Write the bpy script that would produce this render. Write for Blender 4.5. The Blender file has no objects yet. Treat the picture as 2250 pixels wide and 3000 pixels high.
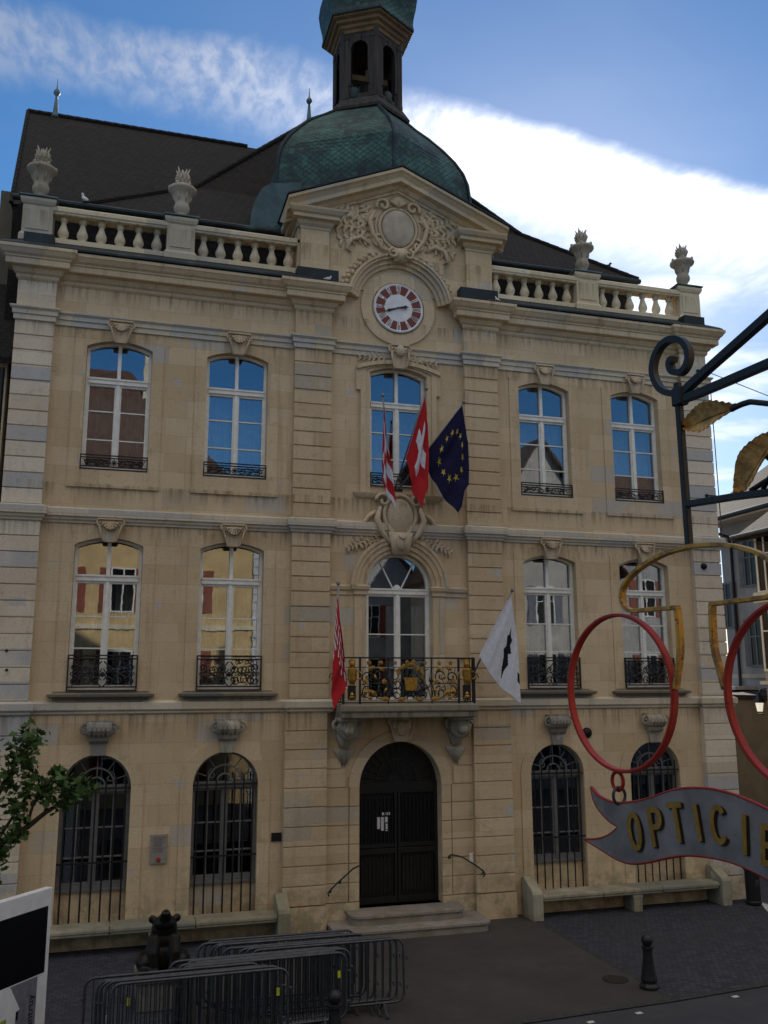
import bpy, bmesh, math, random
from mathutils import Vector, Matrix
R = math.radians; PI = math.pi
sin, cos = math.sin, math.cos
random.seed(7)
S = bpy.context.scene
COL = S.collection

# ---------------------------------------------------------------- camera
cam_d = bpy.data.cameras.new('camera'); cam = bpy.data.objects.new('camera', cam_d); COL.objects.link(cam)
cam.location = (-6.366, -20.529, 5.664)
YAW, PITCH = 0.2834, 0.1872
cam.rotation_euler = (PI/2 + PITCH, 0.0025, -YAW)
cam_d.sensor_fit = 'VERTICAL'; cam_d.sensor_height = 24.0
cam_d.lens = 24.0 * 2621.26 / 3000.0
cam_d.clip_start = 0.05; cam_d.clip_end = 2000
S.camera = cam

# ---------------------------------------------------------------- light and sky
SUN_AZ, SUN_EL = R(26.5), R(24.6)
SUN_DIR = Vector((sin(SUN_AZ)*cos(SUN_EL), cos(SUN_AZ)*cos(SUN_EL), sin(SUN_EL)))
sd = bpy.data.lights.new('sun', 'SUN'); sd.energy = 3.6; sd.angle = R(0.55); sd.color = (1.0, 0.93, 0.82)
so = bpy.data.objects.new('sun', sd); COL.objects.link(so)
so.rotation_euler = (-SUN_DIR).to_track_quat('-Z', 'Y').to_euler()
S.view_settings.view_transform = 'Standard'; S.view_settings.look = 'None'
S.view_settings.gamma = 1.0; S.view_settings.exposure = EXPOSURE = 0.25
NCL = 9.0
W = bpy.data.worlds.new('World'); S.world = W; W.use_nodes = True

class NT:
    """small node-tree writer"""
    def __init__(s, nt): s.t = nt; s.n = nt.nodes; s.l = nt.links
    def add(s, t, **kw):
        n = s.n.new(t)
        for k, v in kw.items():
            if k == 'i':
                for kk, vv in v.items():
                    if isinstance(vv, bpy.types.NodeSocket): s.l.new(vv, n.inputs[kk])
                    else: n.inputs[kk].default_value = vv
            else: setattr(n, k, v)
        return n
    def math(s, op, a, b=0.0, c=0.0, clamp=False):
        n = s.n.new('ShaderNodeMath'); n.operation = op; n.use_clamp = clamp
        for i, v in enumerate((a, b, c)):
            if isinstance(v, bpy.types.NodeSocket): s.l.new(v, n.inputs[i])
            else: n.inputs[i].default_value = v
        return n.outputs[0]
    def noise(s, vec, scale, detail=4, rough=0.55, dist=0.0):
        n = s.add('ShaderNodeTexNoise', i={'Scale': scale, 'Detail': detail, 'Roughness': rough, 'Distortion': dist})
        if vec is not None: s.l.new(vec, n.inputs['Vector'])
        return n.outputs['Fac']
    def ramp(s, fac, stops, mode='LINEAR'):
        n = s.n.new('ShaderNodeValToRGB'); s.l.new(fac, n.inputs[0]); cr = n.color_ramp; cr.interpolation = mode
        while len(cr.elements) < len(stops): cr.elements.new(0.5)
        for e, (p, c) in zip(cr.elements, stops):
            e.position = p; e.color = (*c, 1) if len(c) == 3 else c
        return n.outputs[0]
    def mix(s, f, a, b, blend='MIX'):
        n = s.n.new('ShaderNodeMix'); n.data_type = 'RGBA'; n.blend_type = blend
        for k, v in ((0, f), (6, a), (7, b)):
            if isinstance(v, bpy.types.NodeSocket): s.l.new(v, n.inputs[k])
            else: n.inputs[k].default_value = v if k == 0 else ((*v, 1) if len(v) == 3 else v)
        return n.outputs[2]
    def smooth(s, v, a, b):
        n = s.n.new('ShaderNodeMapRange'); n.interpolation_type = 'SMOOTHSTEP'
        s.l.new(v, n.inputs[0]); n.inputs[1].default_value = a; n.inputs[2].default_value = b
        return n.outputs[0]

w = NT(W.node_tree)
for n in list(w.n): w.n.remove(n)
sky = w.add('ShaderNodeTexSky'); sky.sky_type = 'NISHITA'; sky.sun_disc = False
sky.sun_elevation = SUN_EL; sky.sun_rotation = SUN_AZ
sky.air_density = 1.0; sky.dust_density = 0.28; sky.ozone_density = 3.0; sky.altitude = 400
tc = w.add('ShaderNodeTexCoord'); nrm = tc.outputs['Generated']
sp = w.add('ShaderNodeSeparateXYZ'); w.l.new(nrm, sp.inputs[0])
zc = w.math('MAXIMUM', sp.outputs[2], 0.05)
px = w.math('DIVIDE', sp.outputs[0], zc); py = w.math('DIVIDE', sp.outputs[1], zc)
pl = w.add('ShaderNodeCombineXYZ'); w.l.new(px, pl.inputs[0]); w.l.new(py, pl.inputs[1])
P = pl.outputs[0]
# a long cirrus bank crossing the sky from the upper left, widening to the right
warp = w.math('MULTIPLY', w.math('SUBTRACT', w.noise(P, 4.5, 6, .62), .5), .12)
xp = w.math('MAXIMUM', w.math('SUBTRACT', px, 0.1), 0.0)
e1 = w.math('ADD', w.math('MULTIPLY', xp, 0.125), 1.275)
e2 = w.math('ADD', w.math('MULTIPLY', xp, 0.24), 1.475)
pyw = w.math('ADD', py, warp)
up = w.smooth(w.math('SUBTRACT', pyw, e1), -0.035, 0.055)
lo = w.smooth(w.math('DIVIDE', w.math('SUBTRACT', e2, pyw), w.math('ADD', w.math('MULTIPLY', xp, 1.9), 1.0)), -0.06, 0.09)
band = w.math('MULTIPLY', up, lo)
mp = w.add('ShaderNodeMapping'); w.l.new(P, mp.inputs[0]); mp.inputs['Rotation'].default_value = (0, 0, R(-28)); mp.inputs['Scale'].default_value = (2.0, 1.0, 1)
tex = w.noise(mp.outputs[0], 15.0, 6, .6, .25)
bigt = w.noise(P, 2.2, 3, .5)
right = w.smooth(px, 0.25, 0.75)
dens = w.math('ADD', w.math('ADD', w.math('MULTIPLY', w.smooth(tex, .33, .68), w.math('ADD', w.math('MULTIPLY', bigt, .50), .05)), w.math('MULTIPLY', right, .52)), .15, clamp=True)
dens = w.math('MULTIPLY', band, dens)
# thin wisps low on the right and faint veils elsewhere
mp2 = w.add('ShaderNodeMapping'); w.l.new(P, mp2.inputs[0]); mp2.inputs['Rotation'].default_value = (0, 0, R(-25)); mp2.inputs['Scale'].default_value = (.9, 1.3, 1)
veil = w.smooth(w.noise(mp2.outputs[0], 2.2, 5, .55, .25), .40, .74)
vr = w.math('MULTIPLY', w.smooth(py, 1.35, 1.9), w.smooth(px, .7, 1.5))
vmask = w.math('ADD', w.math('MULTIPLY', vr, .75), .03)
dens = w.math('MAXIMUM', dens, w.math('MULTIPLY', w.math('ADD', w.math('MULTIPLY', veil, .85), .13), vmask))
# ice cloud is brighter towards the sun (forward scattering)
dt = w.add('ShaderNodeVectorMath', operation='DOT_PRODUCT'); w.l.new(nrm, dt.inputs[0]); dt.inputs[1].default_value = SUN_DIR
g1 = w.math('POWER', w.math('MAXIMUM', dt.outputs['Value'], 0), 45)
g0 = w.math('POWER', w.math('MAXIMUM', dt.outputs['Value'], 0), 8)
glow = w.math('ADD', w.math('ADD', w.math('MULTIPLY', g1, 12.0), w.math('MULTIPLY', g0, 5.0)), 4.2)
ccol = w.add('ShaderNodeVectorMath', operation='SCALE'); ccol.inputs[0].default_value = (1.0, 1.0, 1.03); w.l.new(glow, ccol.inputs['Scale'])
sat = w.add('ShaderNodeHueSaturation', i={'Saturation': 1.28, 'Value': 1.0, 'Fac': 1.0, 'Color': sky.outputs[0]})
skyc = w.mix(dens, sat.outputs[0], ccol.outputs[0])
# bright fill cloud added behind the photographer and overhead (outside the frame; it lights the shaded square)
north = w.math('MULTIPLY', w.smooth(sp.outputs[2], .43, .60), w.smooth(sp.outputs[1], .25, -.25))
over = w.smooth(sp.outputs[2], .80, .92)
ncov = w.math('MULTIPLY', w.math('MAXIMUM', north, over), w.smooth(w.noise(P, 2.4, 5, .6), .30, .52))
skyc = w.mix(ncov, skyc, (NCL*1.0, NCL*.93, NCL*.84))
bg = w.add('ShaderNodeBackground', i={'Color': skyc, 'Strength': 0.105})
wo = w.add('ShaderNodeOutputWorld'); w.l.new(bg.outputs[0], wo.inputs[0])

# ---------------------------------------------------------------- materials
def mat(name, fn, rough=0.85, metal=0.0, spec=0.3):
    m = bpy.data.materials.new(name); m.use_nodes = True; t = NT(m.node_tree)
    b = t.n['Principled BSDF']; b.inputs['Roughness'].default_value = rough; b.inputs['Metallic'].default_value = metal
    b.inputs['Specular IOR Level'].default_value = spec
    r = fn(t, b)
    if r is not None:
        if isinstance(r, tuple): b.inputs['Base Color'].default_value = (*r, 1)
        else: t.l.new(r, b.inputs['Base Color'])
    return m
def wpos(t):
    g = t.add('ShaderNodeNewGeometry'); return g.outputs['Position']
def bump(t, b, h, strength=.3, dist=.02):
    n = t.add('ShaderNodeBump', i={'Strength': strength, 'Distance': dist, 'Height': h}); t.l.new(n.outputs[0], b.inputs['Normal'])
def facade_vec(t, ox=0.0, oz=0.0):
    p = t.add('ShaderNodeSeparateXYZ', i={0: wpos(t)})
    c = t.add('ShaderNodeCombineXYZ')
    t.l.new(t.math('ADD', t.math('ADD', p.outputs[0], p.outputs[1]), ox), c.inputs[0]); t.l.new(t.math('SUBTRACT', p.outputs[2], oz), c.inputs[1])
    return c.outputs[0], p
def stone(name, light, tan, grey, bw, bh, oz, greyness=.10, mortar=.007, streak=.5, joint=.55):
    def fn(t, b):
        v, p = facade_vec(t, 40.3, oz)
        br = t.add('ShaderNodeTexBrick', i={'Vector': v, 'Color1': (0, 0, 0, 1), 'Color2': (1, 1, 1, 1), 'Mortar': (.5, .5, .5, 1), 'Scale': 1.0, 'Mortar Size': mortar, 'Mortar Smooth': .3, 'Brick Width': bw, 'Row Height': bh})
        rnd = br.outputs['Color']
        g = greyness
        c = t.ramp(rnd, [(0.0, grey), (g, grey), (g+.02, tan), (.35, light), (.62, tan), (.85, light), (1.0, tuple(min(1, x*1.06) for x in light))])
        pw = wpos(t)
        c = t.mix(t.smooth(t.noise(pw, .55, 5, .6), .35, .7), c, tan, 'MIX') if False else c
        n1 = t.noise(pw, .7, 6, .65)
        c = t.mix(t.math('MULTIPLY', t.smooth(n1, .42, .72), .55), c, tan)
        n3 = t.noise(pw, 1.7, 5, .7)
        c = t.mix(t.math('MULTIPLY', t.smooth(n3, .56, .74), .38), c, grey)
        n5 = t.noise(pw, .38, 4, .6); c = t.mix(t.math('MULTIPLY', t.smooth(n5, .50, .68), .6), c, tuple(min(1, x*1.13) for x in light))
        n6 = t.noise(pw, 3.3, 6, .72); c = t.mix(t.math('MULTIPLY', t.smooth(n6, .54, .70), .5), c, tuple(x*.74 for x in tan))
        n7 = t.noise(pw, 2.1, 3, .5); c = t.mix(t.math('MULTIPLY', t.smooth(n7, .665, .70), .75), c, (.46, .445, .42))
        # rain streaks and soot, long in z
        mp = t.add('ShaderNodeMapping', i={0: pw}); mp.inputs['Scale'].default_value = (4.2, 4.2, .32)
        st = t.noise(mp.outputs[0], 1.0, 6, .65)
        c = t.mix(t.math('MULTIPLY', t.smooth(st, .52, .78), streak), c, tuple(x*.55 for x in tan), 'MIX')
        # run-off stains hanging below the string courses, sills and the foot of the wall
        zz = p.outputs[2]; stains = None
        for z0, ln in ((4.98, .75), (9.10, .55), (13.64, .5), (14.62, .45), (10.0, .5), (16.4, .6)):
            d = t.math('SUBTRACT', z0, zz); k = t.math('MULTIPLY', t.smooth(d, ln, 0.0), t.math('GREATER_THAN', d, -.01))
            stains = k if stains is None else t.math('MAXIMUM', stains, k)
        mp3 = t.add('ShaderNodeMapping', i={0: pw}); mp3.inputs['Scale'].default_value = (7.5, 7.5, .35)
        st3 = t.smooth(t.noise(mp3.outputs[0], 1.0, 5, .7), .44, .66)
        c = t.mix(t.math('MULTIPLY', t.math('MULTIPLY', stains, st3), .75), c, tuple(x*.42 for x in tan))
        foot = t.math('MULTIPLY', t.smooth(zz, 2.1, .4), t.smooth(t.noise(pw, 2.6, 5, .7), .42, .62))
        c = t.mix(t.math('MULTIPLY', foot, .6), c, (.17, .16, .10))
        n2 = t.noise(pw, 26, 3, .7)
        c = t.mix(.22, c, t.ramp(n2, [(.3, (.45, .45, .45)), (.7, (1.35, 1.35, 1.35))]), 'MULTIPLY')
        c = t.mix(t.math('MULTIPLY', br.outputs['Fac'], joint), c, tuple(x*.5 for x in tan))
        bump(t, b, t.math('SUBTRACT', t.math('MULTIPLY', n2, .25), br.outputs['Fac']), .35, .012)
        return c
    return mat(name, fn, .9, 0, .2)
M = {}
LIGHT, TAN, GREY = (.60, .47, .31), (.52, .39, .24), (.46, .42, .36)
M['wall'] = stone('ashlar_stone', LIGHT, TAN, GREY, .95, .43, .07, .035, .005, joint=.40)
M['pil'] = stone('pilaster_stone', (.59, .465, .31), (.51, .38, .235), (.42, .36, .28), 4.0, .3446, 9.12, .08, .003, .35)
M['quoin'] = stone('quoin_stone', (.66, .58, .46), (.58, .48, .36), (.44, .435, .43), 4.0, .3446, 9.12, .26, .003, .25)
M['trim'] = stone('moulding_stone', (.61, .49, .335), (.53, .40, .25), (.46, .40, .32), 1.1, 3.0, .3, .05, .006, .8)
M['band'] = stone('weathered_band_stone', (.58, .52, .41), (.51, .43, .31), (.46, .44, .40), 1.1, 3.0, .3, .30, .006, .6)
M['carved'] = stone('carved_stone', (.58, .47, .34), (.50, .385, .25), (.40, .34, .27), 3, 3, .5, .1, .0, .5)
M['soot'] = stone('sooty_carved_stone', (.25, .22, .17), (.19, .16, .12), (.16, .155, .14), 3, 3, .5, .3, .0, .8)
M['bench'] = stone('mossy_bench_stone', (.36, .33, .25), (.30, .27, .19), (.22, .215, .18), 2.6, 3, .3, .3, .005, .7)
M['console'] = stone('weathered_console_stone', (.40, .36, .29), (.31, .27, .21), (.24, .23, .21), 3, 3, .5, .25, .0, .9)
M['step'] = stone('step_stone', (.30, .265, .235), (.26, .22, .19), (.21, .20, .20), 2.2, 3, .3, .2, .005, .3)
M['balus'] = stone('balustrade_stone', (.66, .57, .42), (.56, .46, .31), (.38, .35, .30), 2, 3, .2, .25, .0, .6)
M['urn'] = stone('urn_stone', (.42, .37, .30), (.33, .28, .21), (.17, .155, .14), 3, 3, .5, .2, .0, .9)

def flat(name, col, rough=.6, metal=0, var=.25, scale=8, spec=.4, bmp=0.0):
    def fn(t, b):
        n = t.noise(wpos(t), scale, 5, .65)
        c = t.mix(t.smooth(n, .3, .72), tuple(x*(1-var) for x in col), tuple(min(1, x*(1+var*.6)) for x in col))
        if bmp: bump(t, b, t.noise(wpos(t), scale*4, 4, .6), bmp, .01)
        return c
    return mat(name, fn, rough, metal, spec)
M['iron'] = flat('black_wrought_iron', (.012, .012, .014), .45, .0, .4, 20)
M['gold'] = flat('gilding', (.42, .235, .045), .42, .6, .45, 14)
M['goldleaf'] = flat('weathered_gold_leaf', (.62, .42, .17), .6, .1, .45, 22, bmp=.5)
M['lettergold'] = flat('gold_lettering', (.36, .21, .03), .55, .1, .3, 30)
def fn(t, b):
    p = wpos(t); n = t.noise(p, 16, 5, .7); n2 = t.noise(p, 45, 4, .7)
    c = t.mix(t.smooth(n, .42, .62), (.55, .30, .05), (.24, .13, .05))
    c = t.mix(t.smooth(n2, .56, .68), c, (.05, .03, .02))
    bump(t, b, n2, .3, .003); return c
M['oldgold'] = mat('worn_gold_paint', fn, .42, .35, .4)
def fn(t, b):
    p = wpos(t); n = t.noise(p, 14, 5, .7)
    c = t.mix(t.smooth(n, .3, .7), (.42, .035, .022), (.30, .022, .02)); c = t.mix(t.smooth(t.noise(p, 40, 5, .7), .64, .72), c, (.06, .02, .02))
    return c
M['red'] = mat('red_paint', fn, .5)
M['frame'] = flat('pale_window_paint', (.78, .76, .70), .55, 0, .12, 6)
M['gf_frame'] = flat('grey_window_paint', (.17, .17, .17), .6, 0, .2, 6)
M['curtain'] = flat('window_curtain', (.66, .62, .54), .9, 0, .2, 5)
M['room'] = flat('dark_room', (.03, .028, .025), .9)
def glassfn(base):
  def fn(t, b):
      out = t.n['Material Output']
      tr = t.add('ShaderNodeBsdfTransparent', i={'Color': (.75, .78, .78, 1)})
      gl = t.add('ShaderNodeBsdfGlossy', i={'Color': (.86, .9, .98, 1), 'Roughness': .012})
      bp = t.add('ShaderNodeBump', i={'Strength': .034, 'Distance': .02, 'Height': t.noise(wpos(t), 1.9, 2, .5)}); t.l.new(bp.outputs[0], gl.inputs['Normal'])
      fr = t.add('ShaderNodeFresnel', i={'IOR': 1.5})
      f = t.math('ADD', t.math('MULTIPLY', fr.outputs[0], .9), base, clamp=True)
      mx = t.add('ShaderNodeMixShader', i={0: f}); t.l.new(tr.outputs[0], mx.inputs[1]); t.l.new(gl.outputs[0], mx.inputs[2]); t.l.new(mx.outputs[0], out.inputs[0])
  return fn
M['glass'] = mat('window_glass', glassfn(.17)); M['glass_low'] = mat('dim_window_glass', glassfn(.045))
def copperfn(scale_pat):
    def fn(t, b):
        p = wpos(t); n = t.noise(p, 1.1, 6, .65); n2 = t.noise(p, 5, 5, .7)
        c = t.ramp(n, [(.30, (.012, .018, .022)), (.46, (.025, .055, .055)), (.6, (.055, .14, .12)), (.75, (.10, .25, .21))])
        c = t.mix(t.math('MULTIPLY', t.smooth(n2, .5, .75), .6), c, (.03, .045, .05))
        if scale_pat:
            uv = t.add('ShaderNodeTexCoord').outputs['UV']
            sp_ = t.add('ShaderNodeSeparateXYZ', i={0: uv})
            # fish-scale sheets: two diagonal saw waves
            a = t.math('FRACT', t.math('ADD', t.math('MULTIPLY', sp_.outputs[0], 5.4), t.math('MULTIPLY', sp_.outputs[1], 6.2)))
            d = t.math('FRACT', t.math('SUBTRACT', t.math('MULTIPLY', sp_.outputs[1], 6.2), t.math('MULTIPLY', sp_.outputs[0], 5.4)))
            m_ = t.math('MINIMUM', a, d)
            c = t.mix(t.math('MULTIPLY', t.math('SUBTRACT', 1.0, t.smooth(m_, .05, .42)), .9), c, (.018, .03, .032))
            cell = t.noise(t.add('ShaderNodeVectorMath', operation='SNAP', i={0: uv, 1: (.12, .10, 1)}).outputs[0], 9, 2)
            c = t.mix(t.math('MULTIPLY', t.smooth(cell, .5, .7), .4), c, (.085, .20, .17))
            bump(t, b, m_, .6, .03)
        return c
    return fn
M['copper'] = mat('green_copper_scales', copperfn(True), .6, .1)
M['coppersheet'] = mat('copper_sheet', lambda t, b: t.ramp(t.noise(wpos(t), 1.6, 5, .65), [(.35, (.012, .017, .022)), (.58, (.018, .030, .036)), (.78, (.05, .11, .10))]), .55, .2)
M['shoulder'] = flat('copper_shoulder_sheet', (.05, .088, .10), .5, .3, .35, 2)
M['leadblue'] = flat('copper_flashing', (.10, .16, .18), .5, .3, .4, 3)
def fn(t, b):
    p = t.add('ShaderNodeSeparateXYZ', i={0: wpos(t)}); c_ = t.add('ShaderNodeCombineXYZ')
    t.l.new(t.math('ADD', p.outputs[0], t.math('MULTIPLY', p.outputs[1], .37)), c_.inputs[0]); t.l.new(t.math('MULTIPLY', p.outputs[2], 1.25), c_.inputs[1])
    br = t.add('ShaderNodeTexBrick', i={'Vector': c_.outputs[0], 'Color1': (.007, .005, .004, 1), 'Color2': (.019, .012, .009, 1), 'Mortar': (.003, .003, .003, 1), 'Scale': 1.0, 'Mortar Size': .016, 'Mortar Smooth': .5, 'Brick Width': .19, 'Row Height': .17})
    c = t.mix(t.math('MULTIPLY', t.smooth(t.noise(wpos(t), 1.5, 5, .7), .45, .7), .5), br.outputs['Color'], (.014, .012, .010))
    bump(t, b, t.math('SUBTRACT', 1.0, br.outputs['Fac']), .8, .03); return c
M['tile'] = mat('brown_roof_tiles', fn, .85)
def fn(t, b):
    mp = t.add('ShaderNodeMapping', i={0: wpos(t)}); mp.inputs['Scale'].default_value = (9, 9, .7)
    n = t.noise(mp.outputs[0], 1, 5, .7); bump(t, b, n, .4, .02)
    return t.ramp(n, [(.3, (.02, .017, .017)), (.55, (.05, .042, .04)), (.75, (.085, .074, .068))])
M['greywood'] = mat('weathered_grey_timber', fn, .85)
M['brownwood'] = mat('brown_timber', lambda t, b: t.ramp(t.noise(wpos(t), 3, 6, .7), [(.3, (.11, .07, .035)), (.7, (.22, .145, .08))]), .8)
M['bronze'] = flat('dark_bronze', (.016, .015, .014), .42, .5, .4, 9)
M['maroon'] = flat('maroon_enamel', (.17, .035, .022), .55, 0, .2, 9)
M['white'] = flat('white_enamel', (.72, .72, .74), .5, 0, .1, 5)
M['black'] = flat('black_paint', (.008, .008, .009), .5)
M['door'] = flat('blackened_door', (.006, .0055, .0055), .55, 0, .5, 6)
M['galv'] = flat('galvanised_steel', (.075, .082, .098), .45, .6, .3, 10)
def fn(t, b):
    p = wpos(t)
    br = t.add('ShaderNodeTexBrick', i={'Vector': p, 'Color1': (.028, .031, .043, 1), 'Color2': (.056, .060, .076, 1), 'Mortar': (.017, .018, .023, 1), 'Scale': 1.0, 'Mortar Size': .01, 'Mortar Smooth': .6, 'Brick Width': .13, 'Row Height': .115})
    c = t.mix(t.math('MULTIPLY', t.smooth(t.noise(p, .6, 5, .65), .4, .7), .6), br.outputs['Color'], (.033, .034, .042))
    n = t.noise(p, 30, 3, .7); bump(t, b, t.math('SUBTRACT', t.math('MULTIPLY', n, .5), br.outputs['Fac']), .45, .012); return c
M['setts'] = mat('dark_stone_setts', fn, .85)
M['path'] = mat('worn_paving', lambda t, b: (bump(t, b, t.noise(wpos(t), 22, 4, .7), .3, .01), t.mix(t.smooth(t.noise(wpos(t), 60, 3, .7), .35, .7), t.ramp(t.noise(wpos(t), .8, 6, .7), [(.25, (.036, .034, .033)), (.5, (.058, .054, .051)), (.75, (.084, .078, .073))]), (.036, .034, .033)))[1], .9)
M['asphalt'] = mat('asphalt', lambda t, b: (bump(t, b, t.noise(wpos(t), 60, 3, .7), .4, .006), t.ramp(t.noise(wpos(t), 1.4, 6, .7), [(.3, (.036, .038, .046)), (.7, (.058, .061, .070))]))[1], .88)
M['gutter'] = flat('dark_gutter_setts', (.04, .04, .042), .9, 0, .5, 12, bmp=.5)
M['marking'] = flat('worn_white_marking', (.55, .55, .55), .8, 0, .35, 30)
def fn(t, b):
    n = t.noise(wpos(t), 7, 4, .6); b.inputs['Transmission Weight'].default_value = 0
    b.inputs['Subsurface Weight'].default_value = 0
    return t.ramp(n, [(.3, (.022, .05, .012)), (.55, (.045, .095, .02)), (.75, (.075, .14, .03))])
M['leaf'] = mat('maple_foliage', fn, .55)
M['bark'] = flat('tree_bark', (.05, .04, .032), .9, 0, .4, 18, bmp=.6)
def plaster(name, col, var=.18): return flat(name, col, .92, 0, var, 1.3, .2, .15)
M['ochre'] = plaster('ochre_render', (.60, .43, .21)); M['cream'] = plaster('cream_render', (.68, .60, .44)); M['whitewall'] = plaster('white_render', (.62, .62, .60))
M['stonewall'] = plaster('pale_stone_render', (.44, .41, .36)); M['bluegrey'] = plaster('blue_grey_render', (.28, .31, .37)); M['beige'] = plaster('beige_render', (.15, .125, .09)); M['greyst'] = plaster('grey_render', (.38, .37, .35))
M['shutter_red'] = flat('red_shutter_paint', (.25, .06, .03), .6); M['shutter_grey'] = flat('grey_shutter_paint', (.13, .14, .17), .6, 0, .3, 4)
M['redtile'] = flat('red_brown_tiles', (.11, .060, .042), .9, 0, .4, 5, bmp=.4)
M['bannergrey'] = flat('weathered_grey_enamel', (.25, .24, .245), .55, .1, .38, 5)
M['plinth'] = flat('dark_plinth_stone', (.17, .16, .15), .9, 0, .3, 6)
M['dgrey'] = flat('dark_grey_panel', (.10, .10, .12), .5); M['green'] = flat('green_panel', (.25, .38, .03), .5)
M['screen'] = mat('dark_screen', lambda t, b: (.006, .006, .008), .25)
def em(name, col, st):
    def fn(t, b): b.inputs['Emission Color'].default_value = (*col, 1); b.inputs['Emission Strength'].default_value = st; return (.6, .58, .5)
    return mat(name, fn, .5)
M['lampglass'] = em('lit_lamp_glass', (1.0, .92, .72), .55)
def cloth(name, col): return flat(name, col, .85, 0, .12, 10, .2)
M['f_red'] = cloth('red_flag_cloth', (.42, .018, .022)); M['f_white'] = cloth('white_flag_cloth', (.62, .62, .68)); M['f_blue'] = cloth('blue_flag_cloth', (.009, .009, .042)); M['f_yel'] = cloth('yellow_star_cloth', (.50, .38, .05)); M['f_black'] = cloth('black_emblem_cloth', (.012, .012, .016))
M['shieldstone'] = flat('plain_shield_stone', (.47, .40, .31), .85, 0, .25, 2)
M['pole'] = flat('grey_flag_pole', (.22, .21, .21), .4, .4)

# ---------------------------------------------------------------- mesh helpers
class MB:
    def __init__(s): s.v = []; s.f = []; s.m = []; s.uv = None
    def add(s, vs, fs, mi=0):
        o = len(s.v); s.v += [tuple(v) for v in vs]; s.f += [tuple(i+o for i in f) for f in fs]; s.m += [mi]*len(fs); return s
    def box(s, x0, x1, y0, y1, z0, z1, mi=0):
        return s.add([(x0, y0, z0), (x1, y0, z0), (x1, y1, z0), (x0, y1, z0), (x0, y0, z1), (x1, y0, z1), (x1, y1, z1), (x0, y1, z1)],
                     [(0, 3, 2, 1), (4, 5, 6, 7), (0, 1, 5, 4), (1, 2, 6, 5), (2, 3, 7, 6), (3, 0, 4, 7)], mi)
    def prism(s, poly, y0, y1, mi=0):
        n = len(poly)
        return s.add([(x, y0, z) for x, z in poly] + [(x, y1, z) for x, z in poly],
                     [tuple(range(n)), tuple(range(2*n-1, n-1, -1))] + [(i, n+i, n+(i+1) % n, (i+1) % n) for i in range(n)], mi)
    def prismz(s, poly, z0, z1, mi=0):
        n = len(poly)
        return s.add([(x, y, z0) for x, y in poly] + [(x, y, z1) for x, y in poly],
                     [tuple(range(n-1, -1, -1)), tuple(range(n, 2*n))] + [(i, (i+1) % n, n+(i+1) % n, n+i) for i in range(n)], mi)
    def strip(s, A, B, y0, y1, mi=0, close=False):
        """solid ribbon between two xz polylines, from y0 to y1"""
        n = len(A); vs = []
        for (a, b) in zip(A, B): vs += [(a[0], y0, a[1]), (b[0], y0, b[1]), (b[0], y1, b[1]), (a[0], y1, a[1])]
        fs = []
        for i in range(n if close else n-1):
            j = (i+1) % n
            for k in range(4):
                l = (k+1) % 4; fs.append((4*i+k, 4*i+l, 4*j+l, 4*j+k))
        if not close: fs += [(0, 1, 2, 3), (4*n-1, 4*n-2, 4*n-3, 4*n-4)]
        return s.add(vs, fs, mi)
    def lathe(s, prof, c=(0, 0, 0), seg=16, a0=0.0, mi=0, sx=1, sy=1):
        vs = []; fs = []; n = len(prof)
        for r, z in prof:
            for k in range(seg):
                a = a0 + 2*PI*k/seg; vs.append((c[0]+sx*r*cos(a), c[1]+sy*r*sin(a), c[2]+z))
        for i in range(n-1):
            for k in range(seg):
                l = (k+1) % seg; fs.append((i*seg+k, i*seg+l, (i+1)*seg+l, (i+1)*seg+k))
        fs += [tuple(range(seg-1, -1, -1)), tuple(range((n-1)*seg, n*seg))]
        return s.add(vs, fs, mi)
    def tube(s, pts, r, seg=6, mi=0, closed=False, flat=1.0):
        pts = [Vector(p) for p in pts]; n = len(pts); vs = []; fs = []
        rr = r if isinstance(r, (list, tuple)) else [r]*n
        prev = None
        for i in range(n):
            if closed: t = pts[(i+1) % n]-pts[i-1]
            else: t = pts[min(i+1, n-1)]-pts[max(i-1, 0)]
            if t.length < 1e-9: t = Vector((0, 0, 1))
            t.normalize()
            if prev is None:
                a = Vector((0, 1, 0)) if abs(t.y) < .9 else Vector((1, 0, 0))
                nn = (a - t*a.dot(t)).normalized()
            else:
                nn = prev - t*prev.dot(t)
                nn = nn.normalized() if nn.length > 1e-6 else prev
            prev = nn; bb = t.cross(nn)
            for k in range(seg):
                a = 2*PI*(k+.5)/seg; vs.append(pts[i] + nn*(rr[i]*cos(a)*flat) + bb*(rr[i]*sin(a)))
        m = n if closed else n-1
        for i in range(m):
            j = (i+1) % n
            for k in range(seg):
                l = (k+1) % seg; fs.append((i*seg+k, j*seg+k, j*seg+l, i*seg+l))
        if not closed: fs += [tuple(range(seg)), tuple(range(n*seg-1, (n-1)*seg-1, -1))]
        return s.add(vs, fs, mi)
    def ball(s, c, r, seg=10, rings=6, mi=0):
        r = r if isinstance(r, (list, tuple)) else (r, r, r); vs = [(c[0], c[1], c[2]-r[2])]; fs = []
        for i in range(1, rings):
            ph = -PI/2+PI*i/rings
            for k in range(seg):
                a = 2*PI*k/seg; vs.append((c[0]+r[0]*cos(ph)*cos(a), c[1]+r[1]*cos(ph)*sin(a), c[2]+r[2]*sin(ph)))
        vs.append((c[0], c[1], c[2]+r[2])); T = len(vs)-1
        for k in range(seg):
            l = (k+1) % seg; fs.append((0, 1+l, 1+k)); fs.append((T, T-seg+k, T-seg+l))
            for i in range(rings-2): fs.append((1+i*seg+k, 1+i*seg+l, 1+(i+1)*seg+l, 1+(i+1)*seg+k))
        return s.add(vs, fs, mi)
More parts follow.
